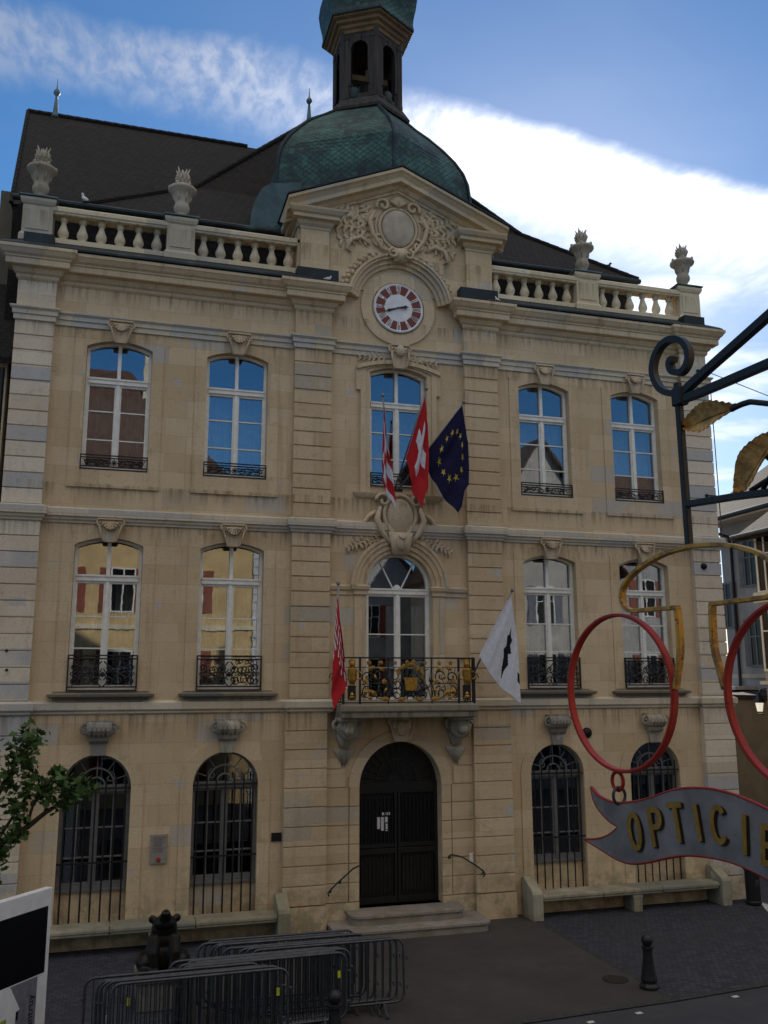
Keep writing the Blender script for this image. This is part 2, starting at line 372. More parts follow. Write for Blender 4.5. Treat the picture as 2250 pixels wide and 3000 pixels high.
    def mould(s, prof, x0, x1, yb=0.0, mi=0):
        """moulding along x with mitred returns; prof = [(proj, z)] bottom to top; yb = wall plane"""
        vs = []; fs = []
        for p, z in prof: vs += [(x0-p, yb, z), (x0-p, yb-p, z), (x1+p, yb-p, z), (x1+p, yb, z)]
        n = len(prof)
        for i in range(n-1):
            for k in range(3): fs.append((4*i+k, 4*i+k+1, 4*i+5+k, 4*i+4+k))
            fs.append((4*i+3, 4*i, 4*i+4, 4*i+7))
        fs += [(0, 3, 2, 1), (4*n-4, 4*n-3, 4*n-2, 4*n-1)]
        return s.add(vs, fs, mi)
    def xform(s, mtx):
        s.v = [tuple(mtx @ Vector(v)) for v in s.v]; return s
    def mesh(s, name, smooth=False, recalc=True):
        me = bpy.data.meshes.new(name); me.from_pydata(s.v, [], s.f)
        me.polygons.foreach_set('material_index', s.m)
        if recalc:
            bm = bmesh.new(); bm.from_mesh(me); bmesh.ops.recalc_face_normals(bm, faces=bm.faces); bm.to_mesh(me); bm.free()
        if smooth: me.polygons.foreach_set('use_smooth', [True]*len(me.polygons))
        me.update(); return me
def link(name, data, parent=None, loc=(0, 0, 0), rz=0.0):
    o = bpy.data.objects.new(name, data); COL.objects.link(o); o.location = loc; o.rotation_euler = (0, 0, rz)
    if parent: o.parent = parent
    return o
def part(name, mb, m, parent=None, loc=(0, 0, 0), smooth=False, bevel=0.0, label=None):
    me = mb.mesh(name, smooth) if isinstance(mb, MB) else mb
    if isinstance(mb, MB):
        for x in (m if isinstance(m, (list, tuple)) else [m]): me.materials.append(M[x] if isinstance(x, str) else x)
    o = link(name, me, parent, loc)
    if bevel:
        b = o.modifiers.new('bevel', 'BEVEL'); b.width = bevel; b.segments = 2; b.limit_method = 'ANGLE'; b.angle_limit = R(40)
    if label: o['label'] = label
    return o
def thing(name, label, cat, loc=(0, 0, 0), rz=0.0, group=None):
    return tag(link(name, None, None, loc, rz), label, cat, group)
def tag(o, label, cat, group=None):
    o['label'] = label; o['category'] = cat
    if group: o['group'] = group
    return o
def copy_tree(o, parent=None):
    c = o.copy(); COL.objects.link(c)
    if parent: c.parent = parent
    for ch in list(o.children): copy_tree(ch, c)
    return c
def struct(name, mb, m):
    o = part(name, mb, m); o['kind'] = 'structure'; return o
def arc(xc, zs, hw, rise, n=16, a_lo=None):
    """points of a segmental or round arch from left spring to right spring"""
    rad = (hw*hw+rise*rise)/(2*rise); zc_ = zs+rise-rad; a = math.asin(min(1, hw/rad))
    if rise > hw: a = PI-a
    return [(xc+rad*sin(-a+2*a*i/n), zc_+rad*cos(-a+2*a*i/n)) for i in range(n+1)]
def opening_outline(xc, hw, zb, zs, rise, n=16):
    return [(xc-hw, zb)] + arc(xc, zs, hw, rise, n) + [(xc+hw, zb)]
def wall_column(mb, xa, xb, z0, z1, ops, depth=.35, y=0.0):
    def q(a, b, c, d): mb.add([(a[0], y, a[1]), (b[0], y, b[1]), (c[0], y, c[1]), (d[0], y, d[1])], [(0, 1, 2, 3)])
    z = z0
    for xc, hw, zb, zs, rise in ops:
        if zb > z: q((xa, z), (xb, z), (xb, zb), (xa, zb))
        zt = zs+rise+.08
        q((xa, zb), (xc-hw, zb), (xc-hw, zs), (xa, zs)); q((xc+hw, zb), (xb, zb), (xb, zs), (xc+hw, zs))
        q((xa, zs), (xc-hw, zs), (xc-hw, zt), (xa, zt)); q((xc+hw, zs), (xb, zs), (xb, zt), (xc+hw, zt))
        a = arc(xc, zs, hw, rise)
        for i in range(len(a)-1): q(a[i], a[i+1], (a[i+1][0], zt), (a[i][0], zt))
        o = opening_outline(xc, hw, zb, zs, rise)
        for i in range(len(o)):
            p, r_ = o[i], o[(i+1) % len(o)]
            mb.add([(p[0], y, p[1]), (r_[0], y, r_[1]), (r_[0], y+depth, r_[1]), (p[0], y+depth, p[1])], [(0, 1, 2, 3)])
        z = zt
    q((xa, z), (xb, z), (xb, z1), (xa, z1))
def band_around(mb, xc, hw, zb, zs, rise, w, y0, y1, n=16):
    A = [(xc-hw, zb)] + arc(xc, zs, hw, rise, n) + [(xc+hw, zb)]
    k = (hw+w)/hw
    B = [(xc-hw-w, zb)] + arc(xc, zs, hw+w, rise + w if rise > hw*.8 else rise+w*.9 - 0, n) + [(xc+hw+w, zb)]
    if rise < hw*.8:
        up = arc(xc, zs+w*.9, hw+w, rise, n); B = [(xc-hw-w, zb)] + up + [(xc+hw+w, zb)]
    mb.strip(A, B, y0, y1)
def spiral(cx, cz, r0, r1, a0, a1, n=18, y=0.0):
    return [(cx+(r0+(r1-r0)*i/n)*cos(a0+(a1-a0)*i/n), y, cz+(r0+(r1-r0)*i/n)*sin(a0+(a1-a0)*i/n)) for i in range(n+1)]
# ================================================================ the town hall
X1, X2 = 4.0053, 6.7126
XE = 8.95
hall = thing('town_hall', 'cream stone baroque town hall with clock, balustrade and green copper bell tower', 'building')
mb = MB()
def ops(xc): return [(xc, .7076, .70, 3.497, .66), (xc, .725, 5.47, 8.637, .17), (xc, .725, 10.34, 13.228, .17)]
bays = [(-XE, -5.36, ops(-X2)), (-5.36, -2.2, ops(-X1)), (-2.2, 2.2, [(0, .985, .702, 3.30, .985), (0, .82, 5.172, 7.9, .82), (0, .74, 10.34, 13.24, .17)]), (2.2, 5.36, ops(X1)), (5.36, XE, ops(X2))]
for a, b, o in bays: wall_column(mb, a, b, .25, 15.62, o)
mb.add([(-XE, 0, .25), (-XE, 8, .25), (-XE, 8, 15.62), (-XE, 0, 15.62)], [(0, 1, 2, 3)])
mb.add([(XE, 0, .25), (XE, 8, .25), (XE, 8, 15.62), (XE, 0, 15.62)], [(0, 1, 2, 3)])
mb.add([(-XE, 8, .25), (XE, 8, .25), (XE, 8, 15.62), (-XE, 8, 15.62)], [(0, 1, 2, 3)])
mb.add([(-XE, 0, 15.62), (XE, 0, 15.62), (XE, 8, 15.62), (-XE, 8, 15.62)], [(0, 1, 2, 3)])
me = mb.mesh('wall', recalc=False)
part('wall', me, None, hall); me.materials.append(M['wall'])

# pilasters and quoins: rusticated courses with real grooves
def courses(mb, x0, x1, z0, z1, n, y=-.14, core=-.105):
    h = (z1-z0)/n
    mb.box(x0+.012, x1-.012, core, .02, z0, z1)
    for i in range(n):
        c = .014; za, zb = z0+i*h+.012, z0+(i+1)*h-.012
        # block with chamfered top and bottom edges
        prof = [(core, za-.010), (y, za+.006), (y, zb-.006), (core, zb+.010)]
        vs = []
        for yy, z in prof: vs += [(x0, yy, z), (x1, yy, z)]
        vs += [(x0, .015, prof[0][1]), (x1, .015, prof[0][1]), (x0, .015, prof[3][1]), (x1, .015, prof[3][1])]
        mb.add(vs, [(0, 1, 3, 2), (2, 3, 5, 4), (4, 5, 7, 6), (0, 2, 4, 6, 10, 8), (1, 9, 11, 7, 5, 3)])
for s in (-1, 1):
    for (xa, xb, ga, gb, mname, nm) in ((1.74, 2.65, 1.78, 2.74, 'pil', 'pilaster'), (8.17, XE+.04, 8.13, XE+.08, 'quoin', 'corner_quoins')):
        mb = MB()
        def sx(a, b): return (a, b) if s > 0 else (-b, -a)
        courses(mb, *sx(xa, xb), 9.46, 13.66, 12); courses(mb, *sx(xa, xb), 5.27, 9.12, 11); courses(mb, *sx(ga, gb), .86, 4.99, 10, -.17, -.135)
        a, b = sx(ga-.02, gb+.02); mb.box(a, b, -.20, .02, .27, .85)
        a, b = sx(xa, xb); mb.box(a, b, -.13, .02, 13.95, 14.62)
        if nm == 'corner_quoins' and s > 0:
            # courses also turn the corner on the alley side
            for z0, z1, n in ((9.46, 13.66, 12), (5.27, 9.12, 11), (.86, 4.99, 10)):
                h = (z1-z0)/n
                for i in range(n): mb.box(XE+.02, XE+.075, -.12, .75, z0+i*h+.016, z0+(i+1)*h-.016)
        part(nm, mb, mname, hall)
# string courses, architrave, cornice
s1 = [(0, 4.97), (.05, 5.01), (.05, 5.05), (.085, 5.07), (.10, 5.09), (.10, 5.22), (.02, 5.27), (0, 5.272)]
s2 = [(0, 9.09), (.035, 9.11), (.045, 9.15), (.08, 9.18), (.09, 9.23), (.13, 9.25), (.13, 9.41), (.02, 9.46), (0, 9.462)]
s3 = [(0, 13.64), (.04, 13.655), (.04, 13.77), (.07, 13.78), (.07, 13.87), (.12, 13.92), (.12, 13.955), (.02, 13.985), (0, 13.986)]
for prof, m, wide in ((s1, 'band', (.98, .04)), (s2, 'band', (0, 0)), (s3, 'band', (0, 0))):
    mb = MB(); mb.mould(prof, -XE, XE)
    for s in (-1, 1):
        for xa, xb in ((1.74, 2.65), (8.17, XE+.04)):
            a, b = (xa, xb) if s > 0 else (-xb, -xa)
            e = 0.03 if prof is s1 else 0
            mb.mould([(p, z+(.003 if i else -.003)) for i, (p, z) in enumerate(prof)], a-e, b+e, -.145 if prof is not s1 else -.175)
    part('string_course', mb, m, hall)
cor = [(0, 14.60), (.05, 14.655), (.05, 14.72), (.10, 14.75), (.14, 14.85), (.26, 14.865), (.27, 14.88), (.27, 15.01), (.295, 15.025), (.30, 15.06), (.35, 15.10), (.40, 15.18), (.42, 15.20), (.42, 15.27), (.0, 15.36)]
mb = MB()
for a, b in ((-XE, -2.2), (2.2, XE)): mb.mould(cor, a, b, 0)
for s in (-1, 1):
    for xa, xb in ((1.74, 2.65), (8.17, XE+.04)):
        a, b = (xa, xb) if s > 0 else (-xb, -xa)
        mb.mould([(p, z+(.004 if i else -.004)) for i, (p, z) in enumerate(cor)], a, b, -.135)
part('cornice', mb, 'trim', hall)
for a, b in ((-XE, -2.72), (2.72, XE)):
    mb = MB(); mb.mould([(.38, 15.30), (.455, 15.30), (.455, 15.345), (.40, 15.40), (-.02, 15.66), (-.02, 15.50)], a, b, 0); part('copper_flashing', mb, 'coppersheet', hall)
for s in (-1, 1):
    for xa, xb in ((1.62, 2.66), (8.28, XE-.02)):
        a, b = (xa, xb) if s > 0 else (-xb, -xa)
        part('copper_flashing', MB().box(a, b, -.30, -.02, 15.33, 15.70), 'coppersheet', hall)

# balustrade: plinth, rail, pedestals, balusters, urns
def rail_profile(mb, a, b):
    mb.mould([(0, 16.37), (.03, 16.39), (.03, 16.42), (.06, 16.45), (.06, 16.54), (.02, 16.58)], a, b, .03)
    mb.box(a, b, .03, .33, 16.38, 16.578); mb.box(a, b, .0, .34, 15.52, 15.78)
bp = [(.075, 0), (.085, .0), (.085, .04), (.06, .06), (.05, .075), (.085, .13), (.104, .20), (.10, .26), (.07, .36), (.05, .45), (.047, .50), (.07, .515), (.07, .545), (.055, .555), (.075, .575), (.08, .62)]
bal_me = MB().lathe([(r*1.22, z) for r, z in bp], seg=14).mesh('baluster', True); bal_me.materials.append(M['balus'])
urn_p = [(.20, 0), (.20, .05), (.14, .08), (.105, .13), (.13, .18), (.185, .26), (.195, .34), (.165, .42), (.16, .47), (.20, .60), (.24, .70), (.33, .76), (.345, .80), (.33, .84), (.24, .87), (.15, .90), (.11, .94), (.13, .98)]
mb = MB().lathe(urn_p, seg=18)
for k in range(6):
    a = 2*PI*k/6; mb.ball((.30*cos(a), .30*sin(a), .86), (.045, .045, .055), 6, 5)
    mb.tube([(.15*cos(a), .15*sin(a), .46), (.195*cos(a), .195*sin(a), .58), (.235*cos(a), .235*sin(a), .70)], [.012, .03, .012], 5)
urn_me = mb.mesh('urn', True); urn_me.materials.append(M['urn'])
mb = MB(); mb.ball((0, 0, 1.04), (.15, .15, .12), 10, 7)
for k in range(9):
    a = 2*PI*k/9; h = .22+.05*(k % 3); r = .13
    mb.tube([(r*.7*cos(a), r*.7*sin(a), .98), (r*1.15*cos(a+.1), r*1.15*sin(a+.1), 1.06+h*.25), (r*.85*cos(a+.3), r*.85*sin(a+.3), 1.06+h*.6), (r*1.3*cos(a+.35), r*1.3*sin(a+.35), 1.06+h)], [.04, .05, .035, .006], 6)
mb.tube([(0, 0, 1.0), (.02, 0, 1.2), (-.015, .01, 1.38)], [.08, .06, .008], 7)
flame_me = mb.mesh('flame', True); flame_me.materials.append(M['urn'])
for s in (-1, 1):
    mb = MB()
    a, b = (8.35, 5.80), (5.12, 2.60)
    for p, q in (a, b): rail_profile(mb, min(s*p, s*q), max(s*p, s*q))
    br = part('balustrade', mb, 'balus', hall)
    for p, q in (a, b):
        n = 6
        for i in range(n):
            x = s*(p + (q-p)*(i+.5)/n); link('baluster', bal_me, br, (x, .18, 15.765))
    for xc in (8.70, 5.46):
        mb = MB(); x = s*xc
        mb.box(x-.33, x+.33, -.02, .50, 15.5, 16.60); mb.mould([(0, 15.6), (.05, 15.62), (.05, 15.76), (0, 15.84)], x-.33, x+.33, -.02)
        mb.box(x-.25, x+.25, -.038, 0, 15.92, 16.48)
        mb.mould([(0, 16.52), (.03, 16.55), (.06, 16.62), (.06, 16.69), (.0, 16.72)], x-.33, x+.33, -.02); mb.box(x-.325, x+.325, 0, .55, 16.59, 16.715)
        pd = part('pedestal', mb, 'balus', br)
        mb = MB(); mb.box(x-.42, x+.42, -.11, .60, 16.715, 16.745); part('lead_cap', mb, 'leadblue', br)
        u = link('urn', urn_me, hall, (x, .22, 16.74)); link('flame', flame_me, u)

# tympanum, its pilasters, raking cornice
mb = MB()
mb.prism([(-2.62, 15.40), (2.62, 15.40), (2.62, 17.25), (0, 18.36), (-2.62, 17.25)], -.03, 1.6)
for s in (-1, 1):
    a, b = (1.84, 2.56) if s > 0 else (-2.56, -1.84)
    mb.box(a, b, -.16, 0, 15.41, 16.85); mb.box(a+.09, b-.09, -.175, -.1, 15.75, 16.62)
part('tympanum', mb, 'wall', hall)
mb = MB()
cap = [(0, 16.78), (.03, 16.80), (.03, 16.86), (.09, 16.91), (.11, 16.99), (.23, 17.01), (.23, 17.10), (.28, 17.13), (.33, 17.21), (.34, 17.26), (0, 17.34)]
for s in (-1, 1):
    a, b = (1.84, 2.56) if s > 0 else (-2.56, -1.84)
    mb.mould(cap, a, b, -.15)
    # cornice running back along the flank of the pavilion
    for i, (p, z) in enumerate(cap[1:-1]): pass
    x0 = 2.56*s
    mb.box(min(x0, x0+.23*s), max(x0, x0+.23*s), -.14, 1.6, 17.0, 17.12); mb.box(min(x0, x0+.33*s), max(x0, x0+.33*s), -.14, 1.6, 17.121, 17.27); mb.box(min(x0, x0+.1*s), max(x0, x0+.1*s), -.14, 1.6, 16.86, 16.999)
L_, H_ = 2.94, 1.245
rk = [(.9, .0), (-.50, 0), (-.50, -.075), (-.44, -.11), (-.37, -.19), (-.36, -.205), (-.36, -.31), (-.20, -.325), (-.13, -.41), (-.08, -.43), (-.08, -.49), (.0, -.50)]
vs = []
for X, Z in ((-L_, 17.45), (0, 17.45+H_), (L_, 17.45)):
    for y, dz in rk: vs.append((X, y, Z+dz))
n = len(rk); fs = []
for k in range(2):
    for i in range(n): fs.append((k*n+i, k*n+(i+1) % n, (k+1)*n+(i+1) % n, (k+1)*n+i))
fs += [tuple(range(n)), tuple(range(3*n-1, 2*n-1, -1))]
mb.add(vs, fs)
part('raking_cornice', mb, 'trim', hall)
mb = MB()
for s in (-1, 1): mb.add([(s*(L_+.03), -.53, 17.462), (0, -.53, 18.715), (0, 1.6, 18.715), (s*(L_+.03), 1.6, 17.462), (s*(L_+.03), -.53, 17.50), (0, -.53, 18.76), (0, 1.6, 18.76), (s*(L_+.03), 1.6, 17.50)], [(0, 3, 2, 1), (4, 5, 6, 7), (0, 1, 5, 4), (1, 2, 6, 5), (2, 3, 7, 6), (3, 0, 4, 7)])
part('pediment_roof', mb, 'coppersheet', hall)

# hood mould over the clock
mb = MB()
def ring(mb, r0, r1, y0, y1, z=15.02, a0=8, a1=172, n=40, close=False):
    A = [(r0*cos(R(a0+(a1-a0)*i/n)), z+r0*sin(R(a0+(a1-a0)*i/n))) for i in range(n+1)]; B = [(r1*cos(R(a0+(a1-a0)*i/n)), z+r1*sin(R(a0+(a1-a0)*i/n))) for i in range(n+1)]
    if close: A.pop(); B.pop()
    mb.strip(A, B, y0, y1, close=close)
ring(mb, 1.06, 1.16, -.10, 0); ring(mb, 1.155, 1.26, -.17, 0); ring(mb, 1.255, 1.33, -.25, 0); ring(mb, 1.325, 1.385, -.29, 0)
ring(mb, .70, .98, -.05, 0, 15.0, 0, 360, 48, True)
part('clock_hood', mb, 'trim', hall)
mb = MB().lathe([(.66, 0), (.66, .05), (.62, .07), (.62, .05)], seg=48)
rot = Matrix.Translation((0, -.02, 15.0)) @ Matrix.Rotation(R(90), 4, 'X')
clock = part('clock', MB().lathe([(.66, 0), (.66, .06), (.635, .08), (.60, .065), (.0001, .065)], seg=48).xform(rot), 'white', hall)
mb = MB()
for k in range(12):   # maroon fields between the white numerals
    half = {0: 6.8, 1: 3.0, 2: 4.2, 3: 6.2, 4: 6.8, 5: 4.2, 6: 5.8, 7: 7.2, 8: 8.6, 9: 5.2, 10: 4.2, 11: 5.4}
    a0 = k*30+half[k]; a1 = (k+1)*30-half[(k+1) % 12]; n = 5
    A = [(.37*sin(R(a0+(a1-a0)*i/n)), 15+.37*cos(R(a0+(a1-a0)*i/n))) for i in range(n+1)]; B = [(.60*sin(R(a0+(a1-a0)*i/n)), 15+.60*cos(R(a0+(a1-a0)*i/n))) for i in range(n+1)]
    mb.strip(A, B, -.092, -.08)
# maroon gaps inside the numerals so each reads as strokes
NUM = ['XII', 'I', 'II', 'III', 'IIII', 'V', 'VI', 'VII', 'VIII', 'IX', 'X', 'XI']
def stroke(mb, k, xa, xb, wd, r0=.385, r1=.585):
    c_, s_ = cos(R(k*30)), sin(R(k*30))
    def f(x, r): return (x*c_+r*s_, 15-x*s_+r*c_)
    mb.prism([f(xa-wd, r0), f(xa+wd, r0), f(xb+wd, r1), f(xb-wd, r1)], -.094, -.078)
for k, t_ in enumerate(NUM):
    W_ = {'I': .034, 'V': .062, 'X': .066}; tot = sum(W_[c] for c in t_); x = -tot/2
    for i, c in enumerate(t_):
        x += W_[c]
        if i < len(t_)-1: stroke(mb, k, x, x, .0065)
    x = -tot/2
    for c in t_:
        xm = x+W_[c]/2
        if c == 'V': stroke(mb, k, xm, xm, .006, .46, .585)
        if c == 'X': stroke(mb, k, xm, xm, .007, .385, .455); stroke(mb, k, xm, xm, .007, .515, .585)
        x += W_[c]
part('numerals', mb, 'maroon', clock)
def hand(mb, ang, ln, tail, wd):
    c_, s_ = cos(ang), sin(ang)
    def f(x, r): return (x*c_+r*s_, 15-x*s_+r*c_)
    mb.prism([f(-wd*.5, -tail), f(wd*.5, -tail), f(wd*.45, 0), f(wd, ln*.55), f(wd*1.8, ln*.68), f(wd*.6, ln*.8), f(0, ln), f(-wd*.6, ln*.8), f(-wd*1.8, ln*.68), f(-wd, ln*.55), f(-wd*.45, 0)], -.115, -.10)
mb = MB(); hand(mb, R(251), .40, .1, .024); part('minute_hand', mb, 'black', clock)
mb = MB(); hand(mb, R(81), .27, .06, .03); mb.xform(Matrix.Translation((0, -.018, 0))); part('hour_hand', mb, 'black', clock)

# ---- carved relief
def leaf_spray(mb, x, z, ang, ln, n, spread, y=-.05, r=.045):
    y *= .55; r *= .82
    for i in range(n):
        t = (i+.5)/n; bx, bz = x+ln*t*cos(ang), z+ln*t*sin(ang)
        for sd in (-1, 1):
            a = ang + sd*spread*(1.1-.5*t); l = ln*.34*(1-.35*t)
            l *= .8+.5*((i*37+int(x*50)) % 7)/7; mb.tube([(bx, y, bz), (bx+l*.35*cos(a-sd*.2), y-.03, bz+l*.35*sin(a-sd*.2)), (bx+l*.7*cos(a+sd*.1), y-.035, bz+l*.7*sin(a+sd*.1)), (bx+l*cos(a+sd*.5), y-.005, bz+l*sin(a+sd*.5))], [r*.4, r, r*.75, r*.12], 6, flat=.7)
    mb.tube([(x, y, z), (x+ln*.5*cos(ang), y-.03, z+ln*.5*sin(ang)), (x+ln*1.1*cos(ang), y, z+ln*1.1*sin(ang))], [r*.6, r*.7, r*.2], 6)
def oval(mb, x, z, rx, rz, y0, y1, r=.05, n=40):
    mb.tube([(x+rx*cos(2*PI*i/n)*(1-.10*max(0, -sin(2*PI*i/n))), y0, z+rz*sin(2*PI*i/n)) for i in range(n)], r, 8, closed=True)
mb = MB(); zc_ = 17.18
mb.ball((0, -.02, zc_), (.46, .13, .52), 28, 12); oval(mb, 0, zc_, .50, .57, -.06, 0, .045); oval(mb, 0, zc_, .60, .67, -.03, 0, .038)
for s in (-1, 1):
    mb.tube(spiral(s*.40, zc_+.60, .20, .03, R(90)-s*R(120), R(90)+s*R(300), 22, -.10), .045, 7)
    mb.tube(spiral(s*.52, zc_-.42, .18, .03, R(90)+s*R(10), R(90)-s*R(380), 22, -.09), .04, 7)
    mb.tube([(s*.62, -.05, zc_+.45), (s*.78, -.14, zc_+.1), (s*.70, -.14, zc_-.25), (s*.45, -.1, zc_-.6), (s*.1, -.12, zc_-.72)], [.04, .065, .06, .05, .04], 7)
    leaf_spray(mb, s*.68, zc_+.10, R(90)-s*R(32), .62, 5, 1.0, -.07, .075); leaf_spray(mb, s*.74, zc_+.0, R(90)-s*R(62), .85, 6, .9, -.07, .075); leaf_spray(mb, s*.75, zc_-.15, R(90)-s*R(86), .95, 6, .85, -.06, .07)
    leaf_spray(mb, s*.75, zc_-.3, R(90)-s*R(106), .80, 5, .9, -.05, .06)
    for q in range(8): rq = random.Random(q*7+s); mb.ball((s*(.78+.5*rq.random()), -.05, zc_-.2+.55*rq.random()), (.07, .07, .06), 7, 5)
    gb = MB()
    for i in range(9):   # garland along the hood
        a = R(90)-s*R(20+6*i); rr = 1.46+.03*(i % 2); gb.ball((rr*cos(a), -.08, 15.02+rr*sin(a)), (.06, .045, .06), 7, 5); gb.ball(((rr+.10)*cos(a+.04), -.03, 15.02+(rr+.10)*sin(a+.04)), (.055, .045, .05), 7, 5)
    part('carved_garland', gb, 'carved', hall, smooth=True)
    mb.tube([(s*.75, -.05, zc_-.52), (s*1.0, -.1, zc_-.38), (s*1.25, -.11, zc_-.47), (s*1.38, -.09, zc_-.72), (s*1.25, -.06, zc_-.8)], [.03, .055, .06, .05, .02], 7)
for i in range(7): a = R(150-20*i); mb.tube([(0, -.1, zc_+.60), (.2*cos(a), -.15, zc_+.60+.22*sin(a)), (.26*cos(a), -.1, zc_+.6+.3*sin(a))], [.04, .05, .02], 6)
mb.box(-.17, .17, -.32, 0, 16.18, 16.52)
for s in (-1, 1): mb.tube(spiral(s*.2, 16.36, .14, .03, R(90), R(90)-s*R(420), 20, -.33), .04, 7)
part('carved_cartouche', mb, 'carved', hall, smooth=True)
mb = MB(); mb.ball((0, -.095, zc_), (.44, .09, .51), 26, 12); part('cartouche_field', mb, 'shieldstone', hall, smooth=True)

# keystones
def keystone(mb, x, z0, z1, wt, wb, d=.16, shell=True):
    h = z1-z0
    mb.prism([(x-wb/2, z0), (x+wb/2, z0), (x+wb*.62, z0+h*.5), (x+wt/2, z1), (x-wt/2, z1), (x-wb*.62, z0+h*.5)], -d, 0)
    for s in (-1, 1):
        mb.tube(spiral(x+s*wt*.42, z1-h*.20, h*.17, .015, R(90), R(90)-s*R(500), 18, -d), h*.05, 6)
        mb.tube([(x+s*wb*.5, -d-.02, z0+.02), (x+s*wb*.72, -d-.05, z0+h*.4), (x+s*wt*.48, -d-.03, z1-h*.3)], h*.045, 6)
    if shell:
        for i in range(7):
            a = R(200+i*23.3); mb.tube([(x, -d-.02, z1-h*.12), (x+wt*.36*cos(a), -d-.05, z1-h*.12+h*.42*sin(a)*.9)], [h*.03, h*.07], 6)
        mb.box(x-wt*.52, x+wt*.52, -d-.06, 0, z1-h*.07, z1)
for s in (-1, 1):
    for X in (X1, X2):
        mb = MB(); keystone(mb, s*X, 13.33, 13.86, .50, .26, .13); part('keystone', mb, 'carved', hall, smooth=False)
        mb = MB(); keystone(mb, s*X, 8.70, 9.22, .50, .27, .15); part('keystone', mb, 'carved', hall)
        mb = MB(); x = s*X   # grey scrolled console above the round windows
        mb.lathe([(.02, -.26), (.13, -.255), (.165, -.2), (.15, -.12), (.165, -.04), (.165, .04), (.15, .12), (.165, .2), (.13, .255), (.02, .26)], seg=14)
        mb.xform(Matrix.Translation((x, -.16, 4.68)) @ Matrix.Rotation(R(90), 4, 'Y'))
        mb.lathe([(.02, -.2), (.1, -.2), (.11, 0), (.1, .2), (.02, .2)], seg=12)
        mb.v[-60:] = [tuple((Matrix.Translation((x, -.10, 4.50)) @ Matrix.Rotation(R(90), 4, 'Y')) @ Vector(v)) for v in mb.v[-60:]]
        mb.prism([(x-.13, 4.14), (x+.13, 4.14), (x+.19, 4.5), (x-.19, 4.5)], -.10, 0); mb.box(x-.27, x+.27, -.2, 0, 4.80, 4.86)
        for q in (-1, 1): mb.tube(spiral(x+q*.27, 4.68, .14, .02, 0, R(500), 18, -.16), .03, 6)
        for q in range(5): mb.tube([(x-.18+.09*q, -.31, 4.74), (x-.18+.09*q, -.335, 4.66), (x-.18+.09*q, -.27, 4.54)], [.02, .03, .015], 5)
        part('keystone', mb, 'console', hall, label='grey scrolled console above a round-headed ground floor window')

# window surrounds (slightly proud flat frames), sills
for s in (-1, 1):
    for X in (X1, X2):
        x = s*X; mb = MB()
        band_around(mb, x, .727, 10.05, 13.228, .17, .26, -.028, .02); mb.box(x-.726, x+.726, -.028, .02, 10.05, 10.335); mb.box(x-1.0, x+1.0, -.045, .02, 9.93, 10.045)
        band_around(mb, x, .727, 5.47, 8.637, .17, .26, -.024, .02)
        part('window_surround', mb, 'wall', hall)
        mb = MB(); mb.mould([(0, 5.285), (.05, 5.29), (.08, 5.33), (.17, 5.36), (.18, 5.41), (.0, 5.455)], x-.92, x+.92, 0); mb.box(x-.86, x+.86, -.07, .02, 5.23, 5.29)
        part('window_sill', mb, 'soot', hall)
        mb = MB(); A = opening_outline(x, .709, .72, 3.497, .66); B = [(x-.97, .72)]+arc(x, 3.497, .97, .93)+[(x+.97, .72)]
        mb.strip(A, B, -.03, .02); part('window_surround', mb, 'wall', hall)
# centre window on the upper floor: eared architrave
mb = MB(); band_around(mb, 0, .742, 10.16, 13.24, .17, .13, -.05, .02); band_around(mb, 0, .862, 10.16, 13.29, .17, .13, -.085, .02)
for s in (-1, 1):
    a, b = sorted((s*.98, s*1.10)); mb.box(a, b, -.082, .02, 12.75, 13.30)
mb.mould([(0, 10.02), (.06, 10.05), (.10, 10.11), (.12, 10.16), (0, 10.19)], -1.05, 1.05, 0)
mb.prism([(-1.1, 13.28)] + arc(0, 13.36, 1.1, .22) + [(1.1, 13.28)] + arc(0, 13.28, 1.06, .20)[::-1], -.14, .02)
part('window_surround', mb, 'trim', hall)
mb = MB(); keystone(mb, 0, 13.36, 13.98, .46, .30, .18)
for s in (-1, 1): leaf_spray(mb, s*.25, 13.66, R(90)-s*R(95), .75, 6, .7, -.03, .035)
mb.ball((0, -.22, 13.80), (.12, .10, .15), 10, 8)
part('keystone', mb, 'carved', hall)
# cartouche between the centre windows
mb = MB(); zc_ = 9.62
mb.ball((0, -.05, zc_), (.36, .17, .46), 22, 10); oval(mb, 0, zc_, .40, .50, -.10, 0, .05)
for s in (-1, 1):
    mb.tube(spiral(s*.42, zc_+.35, .2, .03, R(90)-s*R(100), R(90)+s*R(300), 20, -.12), .045, 7)
    mb.tube([(s*.5, -.1, zc_+.2), (s*.60, -.16, zc_-.1), (s*.45, -.14, zc_-.45), (s*.2, -.13, zc_-.75)], [.05, .075, .065, .05], 7)
    mb.tube([(s*.6, -.08, zc_+.1), (s*.8, -.08, zc_-.05), (s*.95, -.05, zc_-.3), (s*1.25, -.03, zc_-.42)], [.05, .06, .05, .03], 7)
    leaf_spray(mb, s*.45, zc_-.55, R(90)-s*R(115), .55, 5, .8, -.05, .04); pass
    mb.tube(spiral(s*.85, zc_-.28, .14, .02, R(90), R(90)-s*R(430), 18, -.08), .035, 6)
for s in (-1, 1): mf = MB(); leaf_spray(mf, s*.80, 9.02, R(90)-s*R(118), .55, 5, .8, -.05, .042); part('carved_foliage', mf, 'carved', hall, smooth=True)
mb.prism([(-.20, 8.66), (.20, 8.66), (.30, 9.2), (-.30, 9.2)], -.20, 0)
mb.ball((0, -.22, 8.95), (.15, .11, .20), 10, 8); mb.tube([(-.1, -.32, 9.1), (0, -.36, 9.02), (.1, -.32, 9.1)], .03, 5)
